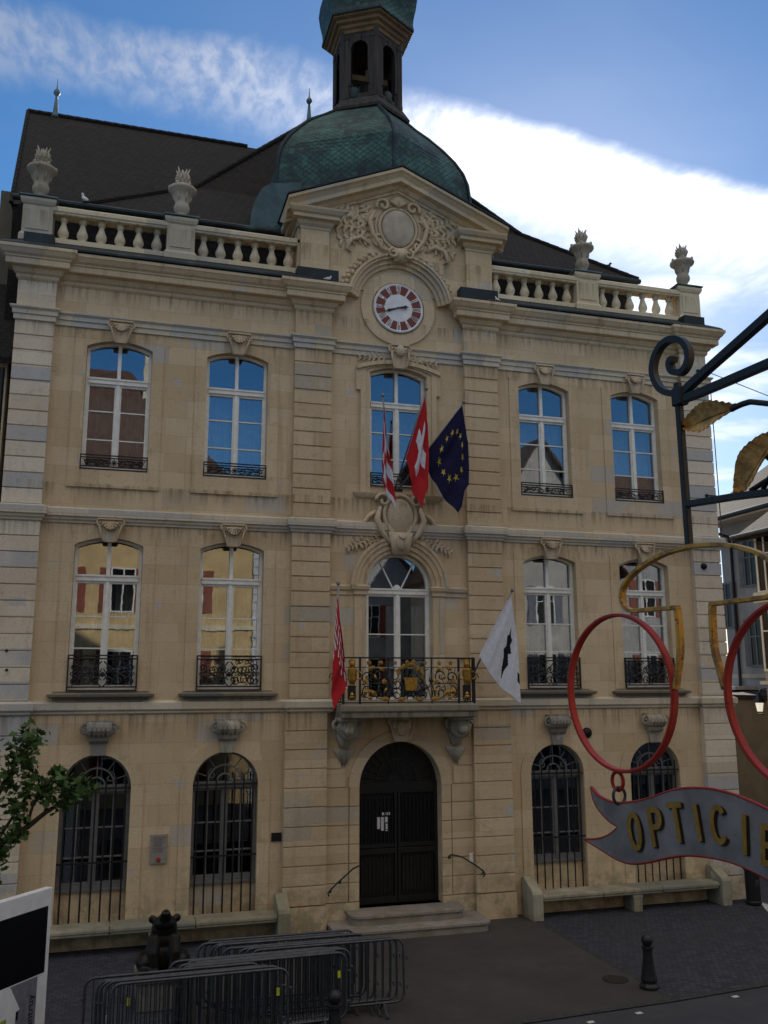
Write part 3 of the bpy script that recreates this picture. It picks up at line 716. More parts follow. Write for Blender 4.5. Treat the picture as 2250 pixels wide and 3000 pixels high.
part('carved_cartouche', mb, 'carved', hall, smooth=True)
# archivolt and imposts of the balcony door
mb = MB(); A = arc(0, 7.9, .822, .822, 24)
for r0, r1, y in ((.822, .93, -.04), (.925, 1.05, -.08), (1.045, 1.15, -.12), (1.145, 1.22, -.15)): mb.strip(arc(0, 7.9, r0, r0, 24), arc(0, 7.9, r1, r1, 24), y, .02)
for s in (-1, 1):
    a, b = sorted((s*.84, s*1.735)); mb.mould([(0, 7.66), (.03, 7.68), (.03, 7.76), (.07, 7.80), (.09, 7.88), (.0, 7.92)], a, b, 0)
    a, b = sorted((s*.835, s*1.12)); mb.box(a, b, -.05, .02, 5.2, 7.67); mb.mould([(0, 7.672), (.03, 7.69), (.03, 7.77), (.07, 7.81), (.09, 7.885), (.0, 7.925)], a, b, -.06)
part('door_surround', mb, 'trim', hall)
# voussoirs around the entrance
mb = MB()
A = arc(0, 3.30, .99, .99, 36); B = arc(0, 3.30, 1.24, 1.24, 36)
for i in range(9):
    j = i*4; mb.strip([(A[q][0], A[q][1]) for q in range(j, j+5)], [(B[q][0], B[q][1]) for q in range(j, j+5)], -.06 - .004*(i % 2), .02)
for s in (-1, 1):
    for i in range(6):
        a, b = sorted((s*.992, s*1.22)); mb.box(a, b, -.055, .02, .86+.407*i+.008, .86+.407*(i+1)-.008)
        a, b = sorted((s*1.245, s*1.775)); mb.box(a, b, -.04, .02, .86+.407*i+.01, .86+.407*(i+1)-.01)
    a, b = sorted((s*.992, s*1.775)); mb.box(a, b, -.075, .02, .3, .85)
    for i in range(2):
        a, b = sorted((s*(1.42 if i else 1.3), s*1.775)); mb.box(a, b, -.04, .02, 3.31+.41*i+.01, 3.31+.41*(i+1)-.01)
part('entrance_surround', mb, 'pil', hall)
mb = MB(); keystone(mb, 0, 4.30, 4.86, .56, .34, .15, False); mb.ball((0, -.18, 4.6), (.15, .12, .18), 10, 8); mb.ball((-.17, -.16, 4.68), (.09, .08, .1), 8, 6); mb.ball((.17, -.16, 4.68), (.09, .08, .1), 8, 6)
part('keystone', mb, 'carved', hall)
# balcony: slab, lion consoles
mb = MB(); mb.mould([(0, 4.86), (.02, 4.88), (.02, 4.97), (.06, 5.02), (.06, 5.13), (.02, 5.165)], -1.58, 1.58, -.84); mb.box(-1.585, 1.585, -.85, .02, 4.865, 5.162)
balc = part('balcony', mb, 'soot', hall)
for s in (-1, 1):
    mb = MB(); x = s*1.36
    mb.ball((x, -.34, 4.66), (.22, .26, .22), 12, 8); mb.ball((x, -.56, 4.58), (.12, .1, .11), 9, 6)
    for q in (-1, 1): mb.ball((x+q*.13, -.5, 4.74), (.06, .06, .06), 7, 5); mb.tube(spiral(x+q*.2, 4.68, .15, .03, 0, R(420), 16, -.25), .04, 6)
    for q in range(14): a = R(180+q*14); mb.tube([(x+.14*cos(a), -.46, 4.64+.12*sin(a)), (x+.24*cos(a), -.4, 4.64+.22*sin(a)), (x+.24*cos(a+.2), -.36, 4.64+.30*sin(a))], [.03, .045, .015], 5)
    mb.box(x-.24, x+.24, -.62, 0, 4.78, 4.864); mb.prism([(x-.10, 4.2), (x+.10, 4.2), (x+.2, 4.5), (x-.2, 4.5)], -.16, 0)
    mb.prism([(x-.02, 3.78), (x+.02, 3.78), (x+.24, 4.1), (x+.24, 4.16), (x-.24, 4.16), (x-.24, 4.1)], -.085, 0)
    part('lion_console', mb, 'console', balc, smooth=True)
# ---- windows
def frame_mesh(hw, zs, rise, trans, munt, mull_up=True, t=.075, n=16, zb=0.0, fan=None, subs=()):
    mb = MB(); A = opening_outline(0, hw-.004, zb, zs, rise, n)
    inn = [(-hw+t, zb+t)] + arc(0, zs, hw-t, max(.05, rise-t*.95) if rise > hw*.8 else rise*.93, n) + [(hw-t, zb+t)]
    if rise < hw*.8: inn = [(-hw+t, zb+t)] + arc(0, zs-t*.55, hw-t, rise*.93, n) + [(hw-t, zb+t)]
    mb.strip(A, inn, .16, .27, close=True)
    w_ = hw-t+.01
    top = lambda x: (zs-(t*.55 if rise < hw*.8 else 0)) + (math.sqrt(max(0, ((w_*w_+rise*rise)/(2*rise))**2-x*x)) - ((w_*w_+rise*rise)/(2*rise)-rise))
    mb.box(-w_, w_, .13, .275, trans-.06, trans+.06); mb.box(-w_, w_, .11, .2, trans+.035, trans+.075)
    mb.box(-.038, .038, .145, .272, zb+.03, trans-.05)
    for s in (-1, 1):   # leaf stiles and rails
        a, b = sorted((s*.039, s*.075)); mb.box(a, b, .175, .26, zb+.04, trans-.061)
        a, b = sorted((s*(w_-.032), s*w_)); mb.box(a, b, .175, .262, zb+.04, trans-.061)
        a, b = sorted((s*.075, s*(w_-.032))); mb.box(a, b, .176, .259, trans-.115, trans-.0605); mb.box(a, b, .176, .259, zb+.04, zb+.13)
        for m_ in munt: mb.box(a, b, .19, .25, m_-.014, m_+.014)
        for q in subs:
            a2, b2 = sorted((s*(q-.012), s*(q+.012))); mb.box(a2, b2, .191, .249, zb+.13, trans-.115)
    if mull_up: mb.box(-.04, .04, .15, .268, trans+.05, top(.04)+.03)
    return mb
def glass_mesh(hw, zs, rise, zb=0.0):
    o = opening_outline(0, hw-.05, zb+.05, zs, max(rise-.02, .1)); return MB().prism(o, .222, .230)
def curtain_mesh(hw, h, seed, gap=.0, x0=None, x1=None):
    rnd = random.Random(seed); mb = MB(); vs = []; fs = []; N = 60
    ph = rnd.random()*6
    spans = [(-hw, -gap), (gap, hw)] if gap else [(-hw, hw)]
    for a, b in spans:
        o = len(vs)
        for i in range(N+1):
            x = a+(b-a)*i/N; y = .50+.03*sin(x*46+ph)+.02*sin(x*27+ph*2)+.01*sin(x*91)
            vs += [(x, y, .02), (x, y, h), (x, y+.012, h), (x, y+.012, .02)]
        for i in range(N):
            for k in range(4): l = (k+1) % 4; fs.append((o+4*i+k, o+4*i+4+k, o+4*i+4+l, o+4*i+l))
    mb.add(vs, fs); return mb
def room_mesh(hw, h, d=1.5):
    mb = MB(); a = hw+.3
    mb.add([(-a, .36, -.3), (a, .36, -.3), (a, .36, h), (-a, .36, h), (-a, d, -.3), (a, d, -.3), (a, d, h), (-a, d, h)], [(0, 1, 5, 4), (3, 7, 6, 2), (0, 4, 7, 3), (1, 2, 6, 5), (4, 5, 6, 7)]); return mb
def mk(mb, m, smooth=False):
    me = mb.mesh('m', smooth); me.materials.append(M[m]); return me
# tall upper windows: [frame, pane, room]
W1 = mk(frame_mesh(.725, 3.167, .17, 2.45, (1.61, .92)), 'frame'); G1 = mk(glass_mesh(.725, 3.1, .17), 'glass'); R1 = mk(room_mesh(.725, 3.5), 'room')
W2 = mk(frame_mesh(.725, 2.888, .17, 2.12, (1.41, .74)), 'frame'); G2 = mk(glass_mesh(.725, 2.82, .17), 'glass'); R2 = mk(room_mesh(.725, 3.2), 'room')
W2c = mk(frame_mesh(.74, 2.90, .17, 2.12, (1.41, .74)), 'frame'); G2c = mk(glass_mesh(.74, 2.83, .17), 'glass')
# ironwork
def rail_big(w, h):
    mb = MB(); f = lambda p: [(x, y, z) for x, y, z in p]
    for z in (.015, .09, h-.07, h): mb.box(-w, w, -.02, .02, z-.015, z+.015)
    for s in (-1, 1):
        mb.box(s*w-.014, s*w+.014, -.022, .022, 0, h+.012); mb.box(s*w*.86-.008, s*w*.86+.008, -.012, .012, .09, h-.07)
        for cx, cz, r, a0, a1 in ((.58, .22, .11, 90, 560), (.58, .50, .10, -90, -560), (.34, .24, .13, 20, 480), (.34, .47, .11, 0, -470), (.13, .20, .11, 160, -300), (.12, .48, .10, 180, 620)):
            mb.tube(spiral(s*cx, cz, r, .018, R(a0) if s > 0 else PI-R(a0), R(a1) if s > 0 else PI-R(a1), 20), .0145, 5)
        mb.tube([(s*.02, 0, .1), (s*.12, 0, .2), (s*.05, 0, .34), (s*.14, 0, .5), (s*.02, 0, .64)], .016, 5)
        for cx, cz, r in ((.46, .36, .07), (.24, .62, .06), (.46, .62, .06), (.62, .36, .05), (.24, .36, .06)): mb.tube(spiral(s*cx, cz, r, .012, 0, R(400), 14), .011, 5)
        for q in range(4): mb.tube([(s*.45, -.005, .13+.13*q), (s*.50, -.012, .17+.13*q)], [.02, .004], 5)
    mb.ball((0, 0, .36), (.05, .02, .06), 8, 6); return mb
def rail_small(w, h):
    mb = MB()
    for z in (.012, .07, h-.06, h): mb.box(-w, w, -.018, .018, z-.012, z+.012)
    for s in (-1, 1):
        mb.box(s*w-.012, s*w+.012, -.02, .02, 0, h+.01)
        for cx, r, a0, a1 in ((.18, .085, 180, 620), (.38, .075, 0, 440), (.58, .08, 180, -240)): mb.tube(spiral(s*cx, h*.5, r, .015, R(a0) if s > 0 else PI-R(a0), R(a1) if s > 0 else PI-R(a1), 16), .0125, 5)
        mb.tube([(s*.1, 0, h*.5), (s*.30, 0, h*.72), (s*.5, 0, h*.5), (s*.68, 0, h*.7)], .011, 5)
    for k in range(8): a = 2*PI*k/8; mb.tube([(0, -.01, h*.5), (.075*cos(a), -.012, h*.5+.075*sin(a))], [.008, .018], 5)
    return mb
RB = mk(rail_big(.71, .76), 'iron'); RS = mk(rail_small(.72, .33), 'iron')
def window(meshes, x, z, rail, ry, curt, name='window'):
    f = link(name, meshes[0], hall, (x, 0, z)); link('pane', meshes[1], f)
    if len(meshes) > 2: link('room_behind', meshes[2], f)
    if curt: link('curtain', curt, f)
    if rail: link('railing', rail, f, (0, ry, 0))
    return f
C_full = mk(curtain_mesh(.66, 2.35, 1), 'curtain', True); C_gap = mk(curtain_mesh(.66, 2.35, 5, .18), 'curtain', True); C_2 = mk(curtain_mesh(.66, 2.05, 3), 'curtain', True); C_2g = mk(curtain_mesh(.66, 2.05, 8, .10), 'curtain', True)
for i, x in enumerate((-X2, -X1, X1, X2)):
    window((W1, G1, R1), x, 5.472, RB, -.05, (C_gap, C_gap, C_full, C_full)[i])
    window((W2, G2, R2), x, 10.342, RS, -.02, (C_2, C_2g, C_2, C_2)[i])
window((W2c, G2c, R2), 0, 10.342, RS, -.02, C_2g)
# round-headed ground floor windows
def gf_frame():
    mb = frame_mesh(.7076, 2.797, .66, 2.74, (1.95, 1.36), False, .055, 18, .74, subs=(.36,))
    for r in (.17, .36): mb.strip(arc(0, 2.80, r-.016, r-.016, 14), arc(0, 2.80, r+.016, r+.016, 14), .19, .25)
    for k in range(5):
        a = R(90-72+36*k); r0, r1 = (.37, .63) if k != 2 else (.17, .62)
        mb.tube([(r0*sin(a-R(90)+PI/2-PI/2) if False else r0*cos(a), .22, 2.80+r0*sin(a)), (r1*cos(a), .22, 2.80+r1*sin(a))], .015, 4)
    for s in (-1, 1): mb.tube(spiral(s*.27, 2.96, .12, .03, R(90), R(90)-s*R(330), 12, .22), .013, 4)
    mb.box(-.70, .70, .10, .28, .70, .745)
    return mb
def gf_grille():
    mb = MB()
    for i in range(7): x = -.6+.2*i; mb.tube([(x, 0, .08), (x, 0, 2.98)], .019, 6)
    for z in (1.27, 2.75): mb.box(-.735, .735, -.014, .022, z-.017, z+.017)
    return mb
WG = mk(gf_frame(), 'gf_frame'); GG = mk(glass_mesh(.7076, 2.797, .66, .72), 'glass_low'); GR = mk(gf_grille(), 'iron'); RG = mk(room_mesh(.70, 3.6), 'room')
PANEL = mk(MB().box(-.71, .71, .17, .34, -.02, .70), 'wall')
for x in (-X2, -X1, X1, X2):
    f = window((WG, GG, RG), x, .70, GR, .03, None); f.children[-1].name = 'window_bars'; link('stone_panel', PANEL, f)
# balcony window
mb = frame_mesh(.82, 2.728, .82, 2.62, (1.60, .82), False, .08, 24)
for s in (-1, 1): mb.tube([(s*.10, .21, 2.70), (s*.44, .21, 3.36)], .022, 4)
mb.ball((0, .2, 2.72), (.09, .04, .08), 10, 6)
f = window((mk(mb, 'frame'), mk(glass_mesh(.82, 2.728, .80), 'glass'), mk(room_mesh(.82, 3.8), 'room')), 0, 5.172, None, 0, None, 'balcony_door')
mb = curtain_mesh(.0, 0, 1) if False else MB()
def curtain_panel(a, b, h, seed, y=.42):
    vs = []; fs = []
    for i in range(25):
        x = a+(b-a)*i/24; yy = y+.02*sin(x*50+seed); vs += [(x, yy, .05), (x, yy, h), (x, yy+.01, h), (x, yy+.01, .05)]
    for i in range(24):
        for k in range(4): l = (k+1) % 4; fs.append((4*i+k, 4*i+4+k, 4*i+4+l, 4*i+l))
    return MB().add(vs, fs)
M['sheer'] = flat('white_sheer_curtain', (.80, .82, .85), .9, 0, .08, 5)
for a, b, sd_ in ((-.22, -.02, 1), (.42, .72, 2)): part('curtain', curtain_panel(a, b, 2.3, sd_), 'sheer', f)
# ---- balcony railing with gilded ornament
mb = MB(); yb = -.80; Z0 = 5.20; Z1 = 6.19
for z, t in ((Z0, .018), (Z0+.05, .01), (Z1-.21, .012), (Z1, .024)): mb.box(-1.57, 1.57, yb-t, yb+t, z-t*.7, z+t*.7)
for x in (-1.56, -1.18, 1.18, 1.56, -.52, .52): w_ = .022 if abs(x) > 1 else .012; mb.box(x-w_, x+w_, yb-w_, yb+w_, 5.163, Z1+.02)
for s in (-1, 1):
    for z, t in ((Z0, .016), (Z1, .022)): mb.box(s*1.56-t, s*1.56+t, yb, -.02, z-t*.7, z+t*.7)
    for q in range(4): mb.box(s*1.56-.012, s*1.56+.012, yb+.16*q+.1, yb+.16*q+.124, Z0, Z1)
    for q in range(2): mb.tube([(s*1.6+s*p[0], yb+.25+.3*q, p[2]) for p in spiral(.05, 5.75, .12, .03, 0, R(500), 16)], .012, 5)
    for cx, cz, r, a0, a1 in ((.72, 5.40, .17, 90, 600), (1.0, 5.42, .15, 90, -420), (.74, 5.78, .16, -90, -600), (1.0, 5.76, .15, -90, 420), (.32, 5.38, .15, 60, 520), (.33, 5.62, .17, 30, -330), (.12, 5.36, .1, 90, 500)):
        mb.tube(spiral(s*cx, cz, r, .025, R(a0) if s > 0 else PI-R(a0), R(a1) if s > 0 else PI-R(a1), 22, yb), .0155, 5)
    mb.tube([(s*.5, yb, 5.25), (s*.42, yb, 5.55), (s*.15, yb, 5.80), (s*.45, yb, 5.95)], .011, 5); mb.tube([(s*.55, yb, 5.6), (s*.85, yb, 5.62), (s*1.15, yb, 5.6)], .01, 5)
    mb.box(s*1.37-.09, s*1.37+.09, yb-.01, yb+.012, 5.26, 5.58)
    for q in range(5): mb.box(s*1.37-.1, s*1.37+.1, yb-.016, yb+.016, 5.30+.06*q, 5.315+.06*q)
mb.box(-.16, .16, yb-.03, yb+.03, 5.42, 5.45)
for q in range(16):
    x = -1.10+2.2*q/15; mb.tube(spiral(x, 5.36+.16*(q % 3), .07, .012, R(40*q), R(40*q+420), 14, yb+.004), .011, 5)
    mb.tube([(x, yb, 5.25), (x+.05, yb, 5.5), (x-.05, yb, 5.75), (x, yb, 5.98)], .008, 5)
rail = part('balcony_railing', mb, 'iron', hall)
def flower(mb, x, z, r, y=None):
    y = (yb-.025) if y is None else y
    for k in range(5): a = 2*PI*k/5+.3; mb.ball((x+r*.6*cos(a), y, z+r*.6*sin(a)), (r*.48, .022, r*.48), 7, 5)
    mb.ball((x, y-.018, z), (r*.34, .02, r*.34), 6, 4); part('gilded_flower', mb, 'gold', rail)
def gleaf(mb, x, z, a, l): mb.tube([(x, yb-.02, z), (x+l*.5*cos(a), yb-.035, z+l*.5*sin(a)), (x+l*cos(a), yb-.02, z+l*sin(a))], [l*.12, l*.26, l*.05], 6, flat=.6)
def gilded_leaf(x, z, a, l): mb_ = MB(); gleaf(mb_, x, z, a, l); part('gilded_leaf', mb_, 'gold', rail)
mb = MB()
mb.prism([(-.11, 5.46), (.11, 5.46), (.155, 5.72), (-.155, 5.72)], yb-.07, yb-.01); mb.box(-.17, .17, yb-.08, yb, 5.72, 5.75)
for q in range(4): mb.box(-.15, .15, yb-.076, yb-.068, 5.49+.06*q, 5.505+.06*q)
part('gilded_basket', mb, 'gold', rail)
rg = random.Random(3)
for q in range(13): a = R(20+140*q/12); r = .24+.07*rg.random(); flower(MB(), r*cos(a)*1.2, 5.76+r*sin(a)*.95, .035+.02*rg.random())
for s in (-1, 1):
    for q in range(5): flower(MB(), s*(.27+.02*q), 5.85-.06*q, .03)
    for x, z, r in ((.62, 5.66, .06), (1.06, 5.66, .065), (.70, 6.08, .05), (.98, 6.08, .055), (.36, 6.08, .045), (.08, 6.10, .045)): flower(MB(), s*x, z, r)
    for x, z, a, l in ((.62, 5.9, 30, .18), (1.0, 5.92, 150, .18), (.8, 5.35, 40, .2), (.7, 5.30, 200, .16), (1.06, 5.36, 100, .16), (.9, 5.28, 20, .16), (.5, 5.26, 10, .2), (.3, 5.25, 170, .2), (.62, 5.42, 120, .13), (1.0, 5.5, 250, .14), (.85, 5.82, 250, .12)): gilded_leaf(s*x, z, R(a) if s > 0 else PI-R(a), l)

for s in (-1, 1):
    mb = MB(); x = s*1.37
    mb.ball((x, yb-.04, 6.05), (.075, .07, .09), 10, 7); mb.ball((x, yb-.02, 6.12), (.085, .075, .05), 9, 5)
    mb.tube([(x-.1, yb-.03, 5.92), (x, yb-.05, 5.90), (x+.1, yb-.03, 5.92)], [.05, .085, .05], 8); mb.tube([(x, yb-.04, 5.92), (x, yb-.04, 5.70), (x, yb-.03, 5.6)], [.11, .09, .06], 8)
    for q in (-1, 1): mb.tube(spiral(x+q*.13, 5.78, .11, .03, R(90), R(90)-q*R(330), 14, yb-.03), .018, 5)
    for q in range(5): gleaf(mb, x-.06+.03*q, 5.27+.05*(q % 2), R(60+15*q), .12)
    part('gilded_herm', mb, 'gold', rail)
# ---- entrance
mb = MB(); o = opening_outline(0, .985, .702, 3.30, .985, 24)
mb.prism(o, .31, .34); mb.box(-.98, .98, .24, .32, 3.12, 3.36)
for s in (-1, 1):
    a, b = sorted((s*.012, s*.07)); mb.box(a, b, .235, .318, .71, 3.13); a, b = sorted((s*.90, s*.98)); mb.box(a, b, .235, .318, .71, 3.13)
    a, b = sorted((s*.07, s*.90)); mb.box(a, b, .24, .316, 1.78, 1.90); mb.box(a, b, .24, .316, .71, .86); mb.box(a, b, .25, .316, 1.92, 2.0)
    a, b = sorted((s*.12, s*.86)); mb.box(a, b, .285, .312, .95, 1.70)
    for q in range(9): x = s*(.13+.09*q); mb.box(x-.010, x+.010, .262, .286, .9, 1.76)
door = part('entrance_door', mb, 'door', hall)
mb = MB()
for s in (-1, 1):
    for q in range(9): x = s*(.12+.093*q); mb.tube([(x, .27, 1.98), (x, .27, 3.04)], .011, 6); mb.tube(arc(x+.046*s, 2.98, .046, .046, 6) and [(p, .27, z) for p, z in arc(x+.046*s, 2.98, .046, .046, 6)], .007, 4)
for k in range(13): a = R(8+164*k/12); mb.tube([(.2*cos(a), .27, 3.38+.2*sin(a)), (.88*cos(a), .27, 3.36+.86*sin(a))], .010, 5)
for r in (.2, .5, .9): mb.strip(arc(0, 3.37, r-.012, r-.012, 20), arc(0, 3.37, r+.012, r+.012, 20), .26, .285)
for k in range(12): a = R(15+150*k/11); mb.tube([(.70*cos(a)+p[0], .27, 3.36+.68*sin(a)+p[2]) for p in spiral(0, 0, .07, .02, a, a+R(360), 12)], .007, 4)
part('door_grille', mb, 'iron', door)
mb = MB(); mb.box(-.89, .89, .292, .298, 2.0, 3.1); part('door_glass', mb, 'screen', door)
mb = MB()
for x0, x1, z0, z1 in ((-.50, -.40, 2.34, 2.60), (-.385, -.30, 2.30, 2.60), (-.29, -.20, 2.48, 2.60), (-.27, -.20, 2.33, 2.45), (-.36, -.28, 2.64, 2.70), (-.25, -.17, 2.64, 2.70), (-.28, -.20, 2.29, 2.31)): mb.box(x0, x1, .286, .290, z0-.02, z1-.02)
part('paper_notice', mb, 'white', door)
for s, pts in ((-1, [(-1.02, 1.66), (-1.18, 1.60), (-1.46, 1.38), (-1.68, 1.20), (-1.75, 1.12), (-1.72, 1.06)]), (1, [(1.08, 1.68), (1.06, 1.74), (1.12, 1.77), (1.28, 1.74), (1.44, 1.68), (1.70, 1.52), (1.90, 1.38), (1.95, 1.30), (1.90, 1.24)])):
    mb = MB(); mb.tube([(x, -.26, z) for x, z in pts], .018, 7)
    for x, z in (pts[2], pts[-3]): mb.tube([(x, -.26, z), (x, -.25, z-.07), (x, -.12, z-.08)], .012, 6); mb.ball((x, -.14, z-.08), (.03, .02, .03), 6, 4)
    part('handrail', mb, 'iron', hall)
mb = MB(); mb.box(1.66, 1.75, -.06, -.02, 1.52, 1.74); part('intercom', mb, 'frame', hall, bevel=.01)
mb = MB()
def rounded(x, y0, y1, r): return [(-x, y1), (-x, y0+r)] + [(-x+r-r*cos(R(q*18)), y0+r-r*sin(R(q*18))) for q in range(1, 5)] + [(-x+r, y0), (x-r, y0)] + [(x-r+r*sin(R(q*18)), y0+r-r*cos(R(q*18))) for q in range(1, 5)] + [(x, y0+r), (x, y1)]
mb.prismz(rounded(1.72, -1.12, .0, .22), .27, .455); mb.prismz(rounded(1.76, -1.16, .0, .24), .455, .50)
mb.prismz(rounded(1.28, -.70, .33, .20), .50, .655); mb.prismz(rounded(1.32, -.74, .33, .22), .655, .702)
part('entrance_steps', mb, 'step', hall)
# plaques and iron discs on the wall
mb = MB(); mb.box(-2.98, -2.76, -.035, -.01, 2.22, 2.40); part('wall_plaque', mb, 'black', hall, label='small black plaque beside the left window')
mb = MB(); mb.box(-5.55, -5.20, -.05, -.01, 1.90, 2.48); pq = part('stone_plaque', mb, flat('grey_plaque', (.28, .25, .22), .8, 0, .2, 12), hall)
mb = MB()
for q in range(9): mb.box(-5.50, -5.25-.03*((q*5) % 3), -.054, -.049, 2.42-.035*q-.008, 2.42-.035*q)
part('plaque_lettering', mb, 'dgrey', pq)
mb = MB().lathe([(.045, 0), (.045, .02), (.02, .03)], seg=12).xform(Matrix.Translation((-5.375, -.05, 1.98)) @ Matrix.Rotation(R(90), 4, 'X')); part('red_seal', mb, 'red', pq)
for x, z, r in ((8.46, 8.66, .09), (4.85, 4.40, .13)):
    mb = MB().lathe([(r, 0), (r, .04), (r*.7, .09), (r*.2, .11)], seg=16).xform(Matrix.Translation((x, -.12 if x > 8 else .0, z)) @ Matrix.Rotation(R(90), 4, 'X')); part('iron_tie_plate', mb, 'bronze', hall, smooth=True)
for x, z in ((-8.62, 5.92), (-8.65, 6.32), (8.50, 6.7)): mb = MB().lathe([(.03, 0), (.03, .03), (.01, .035)], seg=10).xform(Matrix.Translation((x, -.13, z)) @ Matrix.Rotation(R(90), 4, 'X')); part('bolt_head', mb, 'black', hall)
# ================================================================ roofs, dome and bell tower
def uvmesh(name, quads, m, parent, smooth=False):
    """quads: list of (4 points, 4 uvs)"""
    vs = []; fs = []; uvs = []
    for pts, uv in quads:
        o = len(vs); vs += [tuple(p) for p in pts]; fs.append(tuple(range(o, o+len(pts)))); uvs += uv
    me = bpy.data.meshes.new(name); me.from_pydata(vs, [], fs)
    l = me.uv_layers.new(name='uv')
    for i, u in enumerate(uvs): l.data[i].uv = u
    me.materials.append(M[m]); me.update()
    return link(name, me, parent)
def hexshell(prof, cx, cy, steps, ymin=None):
    """hexagonal bell-shaped roof with a corner towards the square"""
    pr = []
    for i in range(len(prof)-1):
        for k in range(steps): t = k/steps; pr.append((prof[i][0]+(prof[i+1][0]-prof[i][0])*t, prof[i][1]+(prof[i+1][1]-prof[i][1])*t))
    pr.append(prof[-1]); q = []
    def V(r, z, k):
        a = -PI/2+k*PI/3; y = cy+r*sin(a)
        if ymin is not None and k % 6 in (4, 5): r = r+.36*min(1, max(0, (22.3-z)/.9))
        return Vector((cx+r*cos(a), max(y, ymin) if ymin is not None else y, z))
    d = 0
    for i in range(len(pr)-1):
        (r0, z0), (r1, z1) = pr[i], pr[i+1]; d1 = d+math.hypot((r1-r0)*.87, z1-z0)
        for k in range(6):
            off = k*7.3
            q.append(([V(r0, z0, k), V(r0, z0, k+1), V(r1, z1, k+1), V(r1, z1, k)], [(off-r0/2, d), (off+r0/2, d), (off+r1/2, d1), (off-r1/2, d1)]))
        d = d1
    return q, V
# hipped roof of the front block
mb = MB()
yf, yb_, zE = .95, 11.05, 17.22
A = [(-7.75, yf, zE), (7.70, yf, zE), (7.70, yb_, zE), (-7.75, yb_, zE)]
B = [(-5.0, 3.1, 19.35), (5.0, 3.1, 19.35), (5.0, 8.9, 19.35), (-5.0, 8.9, 19.35)]
Cc = [(-1.2, 6, 24.0), (1.2, 6, 24.0)]
mb.add(A+B+Cc+[(x, y, z-.12) for x, y, z in A], [(0, 1, 5, 4), (1, 2, 6, 5), (2, 3, 7, 6), (3, 0, 4, 7), (4, 5, 9, 8), (5, 6, 9), (6, 7, 8, 9), (7, 4, 8), (0, 10, 11, 1), (1, 11, 12, 2), (2, 12, 13, 3), (3, 13, 10, 0), (10, 13, 12, 11)])
rf = part('roof', mb, 'tile', hall)
mb = MB()   # ridge and hip tiles
def hipline(mb, p, q, n, r=.085):
    p, q = Vector(p), Vector(q)
    for i in range(n):
        a, b = p.lerp(q, i/n), p.lerp(q, (i+1.15)/n); mb.tube([a+Vector((0, 0, .03)), b], [r*.85, r], 7)
for s, k in ((-1, 0), (1, 1)): hipline(mb, A[k], B[k], 12); hipline(mb, B[k], Cc[k], 18)
hipline(mb, Cc[0], Cc[1], 8)
part('hip_tiles', mb, 'tile', rf)
mb = MB(); mb.box(-9.3, 7.55, 1.15, 1.4, 15.62, 17.12); mb.box(7.3, 7.55, 1.4, 8, 15.62, 17.12); part('attic_wall', mb, 'tile', hall)
mb = MB(); mb.tube([(-9.4, .93, 17.17), (7.74, .93, 17.17)], .075, 8); part('roof_gutter', mb, 'coppersheet', hall)
# long wing to the left
mb = MB(); yr, zr = 6.5, 23.05
L0, L1 = (-9.5, 1.45, 17.25), (-9.95, yr, zr)
vs = [L0, (-1.5, 1.45, 17.25), (-1.5, yr, zr), L1, (-9.5, 11.5, 17.25), (-1.5, 11.5, 17.25)]
mb.add(vs, [(0, 1, 2, 3), (3, 2, 5, 4), (0, 3, 4), (1, 5, 2), (0, 4, 5, 1)])
rf2 = part('roof', mb, 'tile', hall)
mb = MB(); hipline(mb, L1, (-3.2, yr, zr), 24, .09); hipline(mb, L0, L1, 24, .06); part('ridge_tiles', mb, 'tile', rf2)
mb = MB(); mb.box(-9.45, -8.96, 1.5, 11.4, 10, 17.25); part('wing_wall', mb, 'tile', hall)
fin = [(.13, -.1), (.12, .0), (.08, .12), (.05, .5), (.035, .66), (.05, .68), (.10, .76), (.10, .82), (.05, .9), (.03, .93), (.018, 1.0), (.008, 1.28)]
fin_me = MB().lathe(fin, seg=10).mesh('roof_finial', True); fin_me.materials.append(M['leadblue'])
link('roof_finial', fin_me, hall, (-9.15, yr, zr+.02)); link('roof_finial', fin_me, hall, (-1.2, 6, 24.0))
# copper dome
dome_p = [(3.80, 17.2), (3.70, 17.45), (3.48, 17.8), (3.24, 18.25), (3.08, 18.75), (3.03, 19.3), (2.98, 19.75), (2.86, 20.1), (2.62, 20.5), (2.28, 20.92), (1.87, 21.36), (1.47, 21.73), (1.22, 22.0), (1.13, 22.25)]
q, V = hexshell(dome_p, 0, 3.0, 3, .25)
dome = uvmesh('dome', q, 'copper', hall)
mb = MB()
for k in range(6): mb.tube([V(r+.02, z, k) for r, z in dome_p[2:]], .055, 6)
part('dome_hips', mb, 'coppersheet', dome)
mb = MB()   # curved copper cheek where the dome meets the left roof
pts = [(-3.75, 17.2), (-3.72, 17.7), (-3.62, 18.2), (-3.45, 18.55), (-3.25, 18.72), (-2.4, 18.9), (-2.4, 17.2)]
mb.prism([(x+.06, z-.12 if z > 18 else z) for x, z in pts], 1.05, 2.6); part('dome_cheek', mb, 'shoulder', dome)
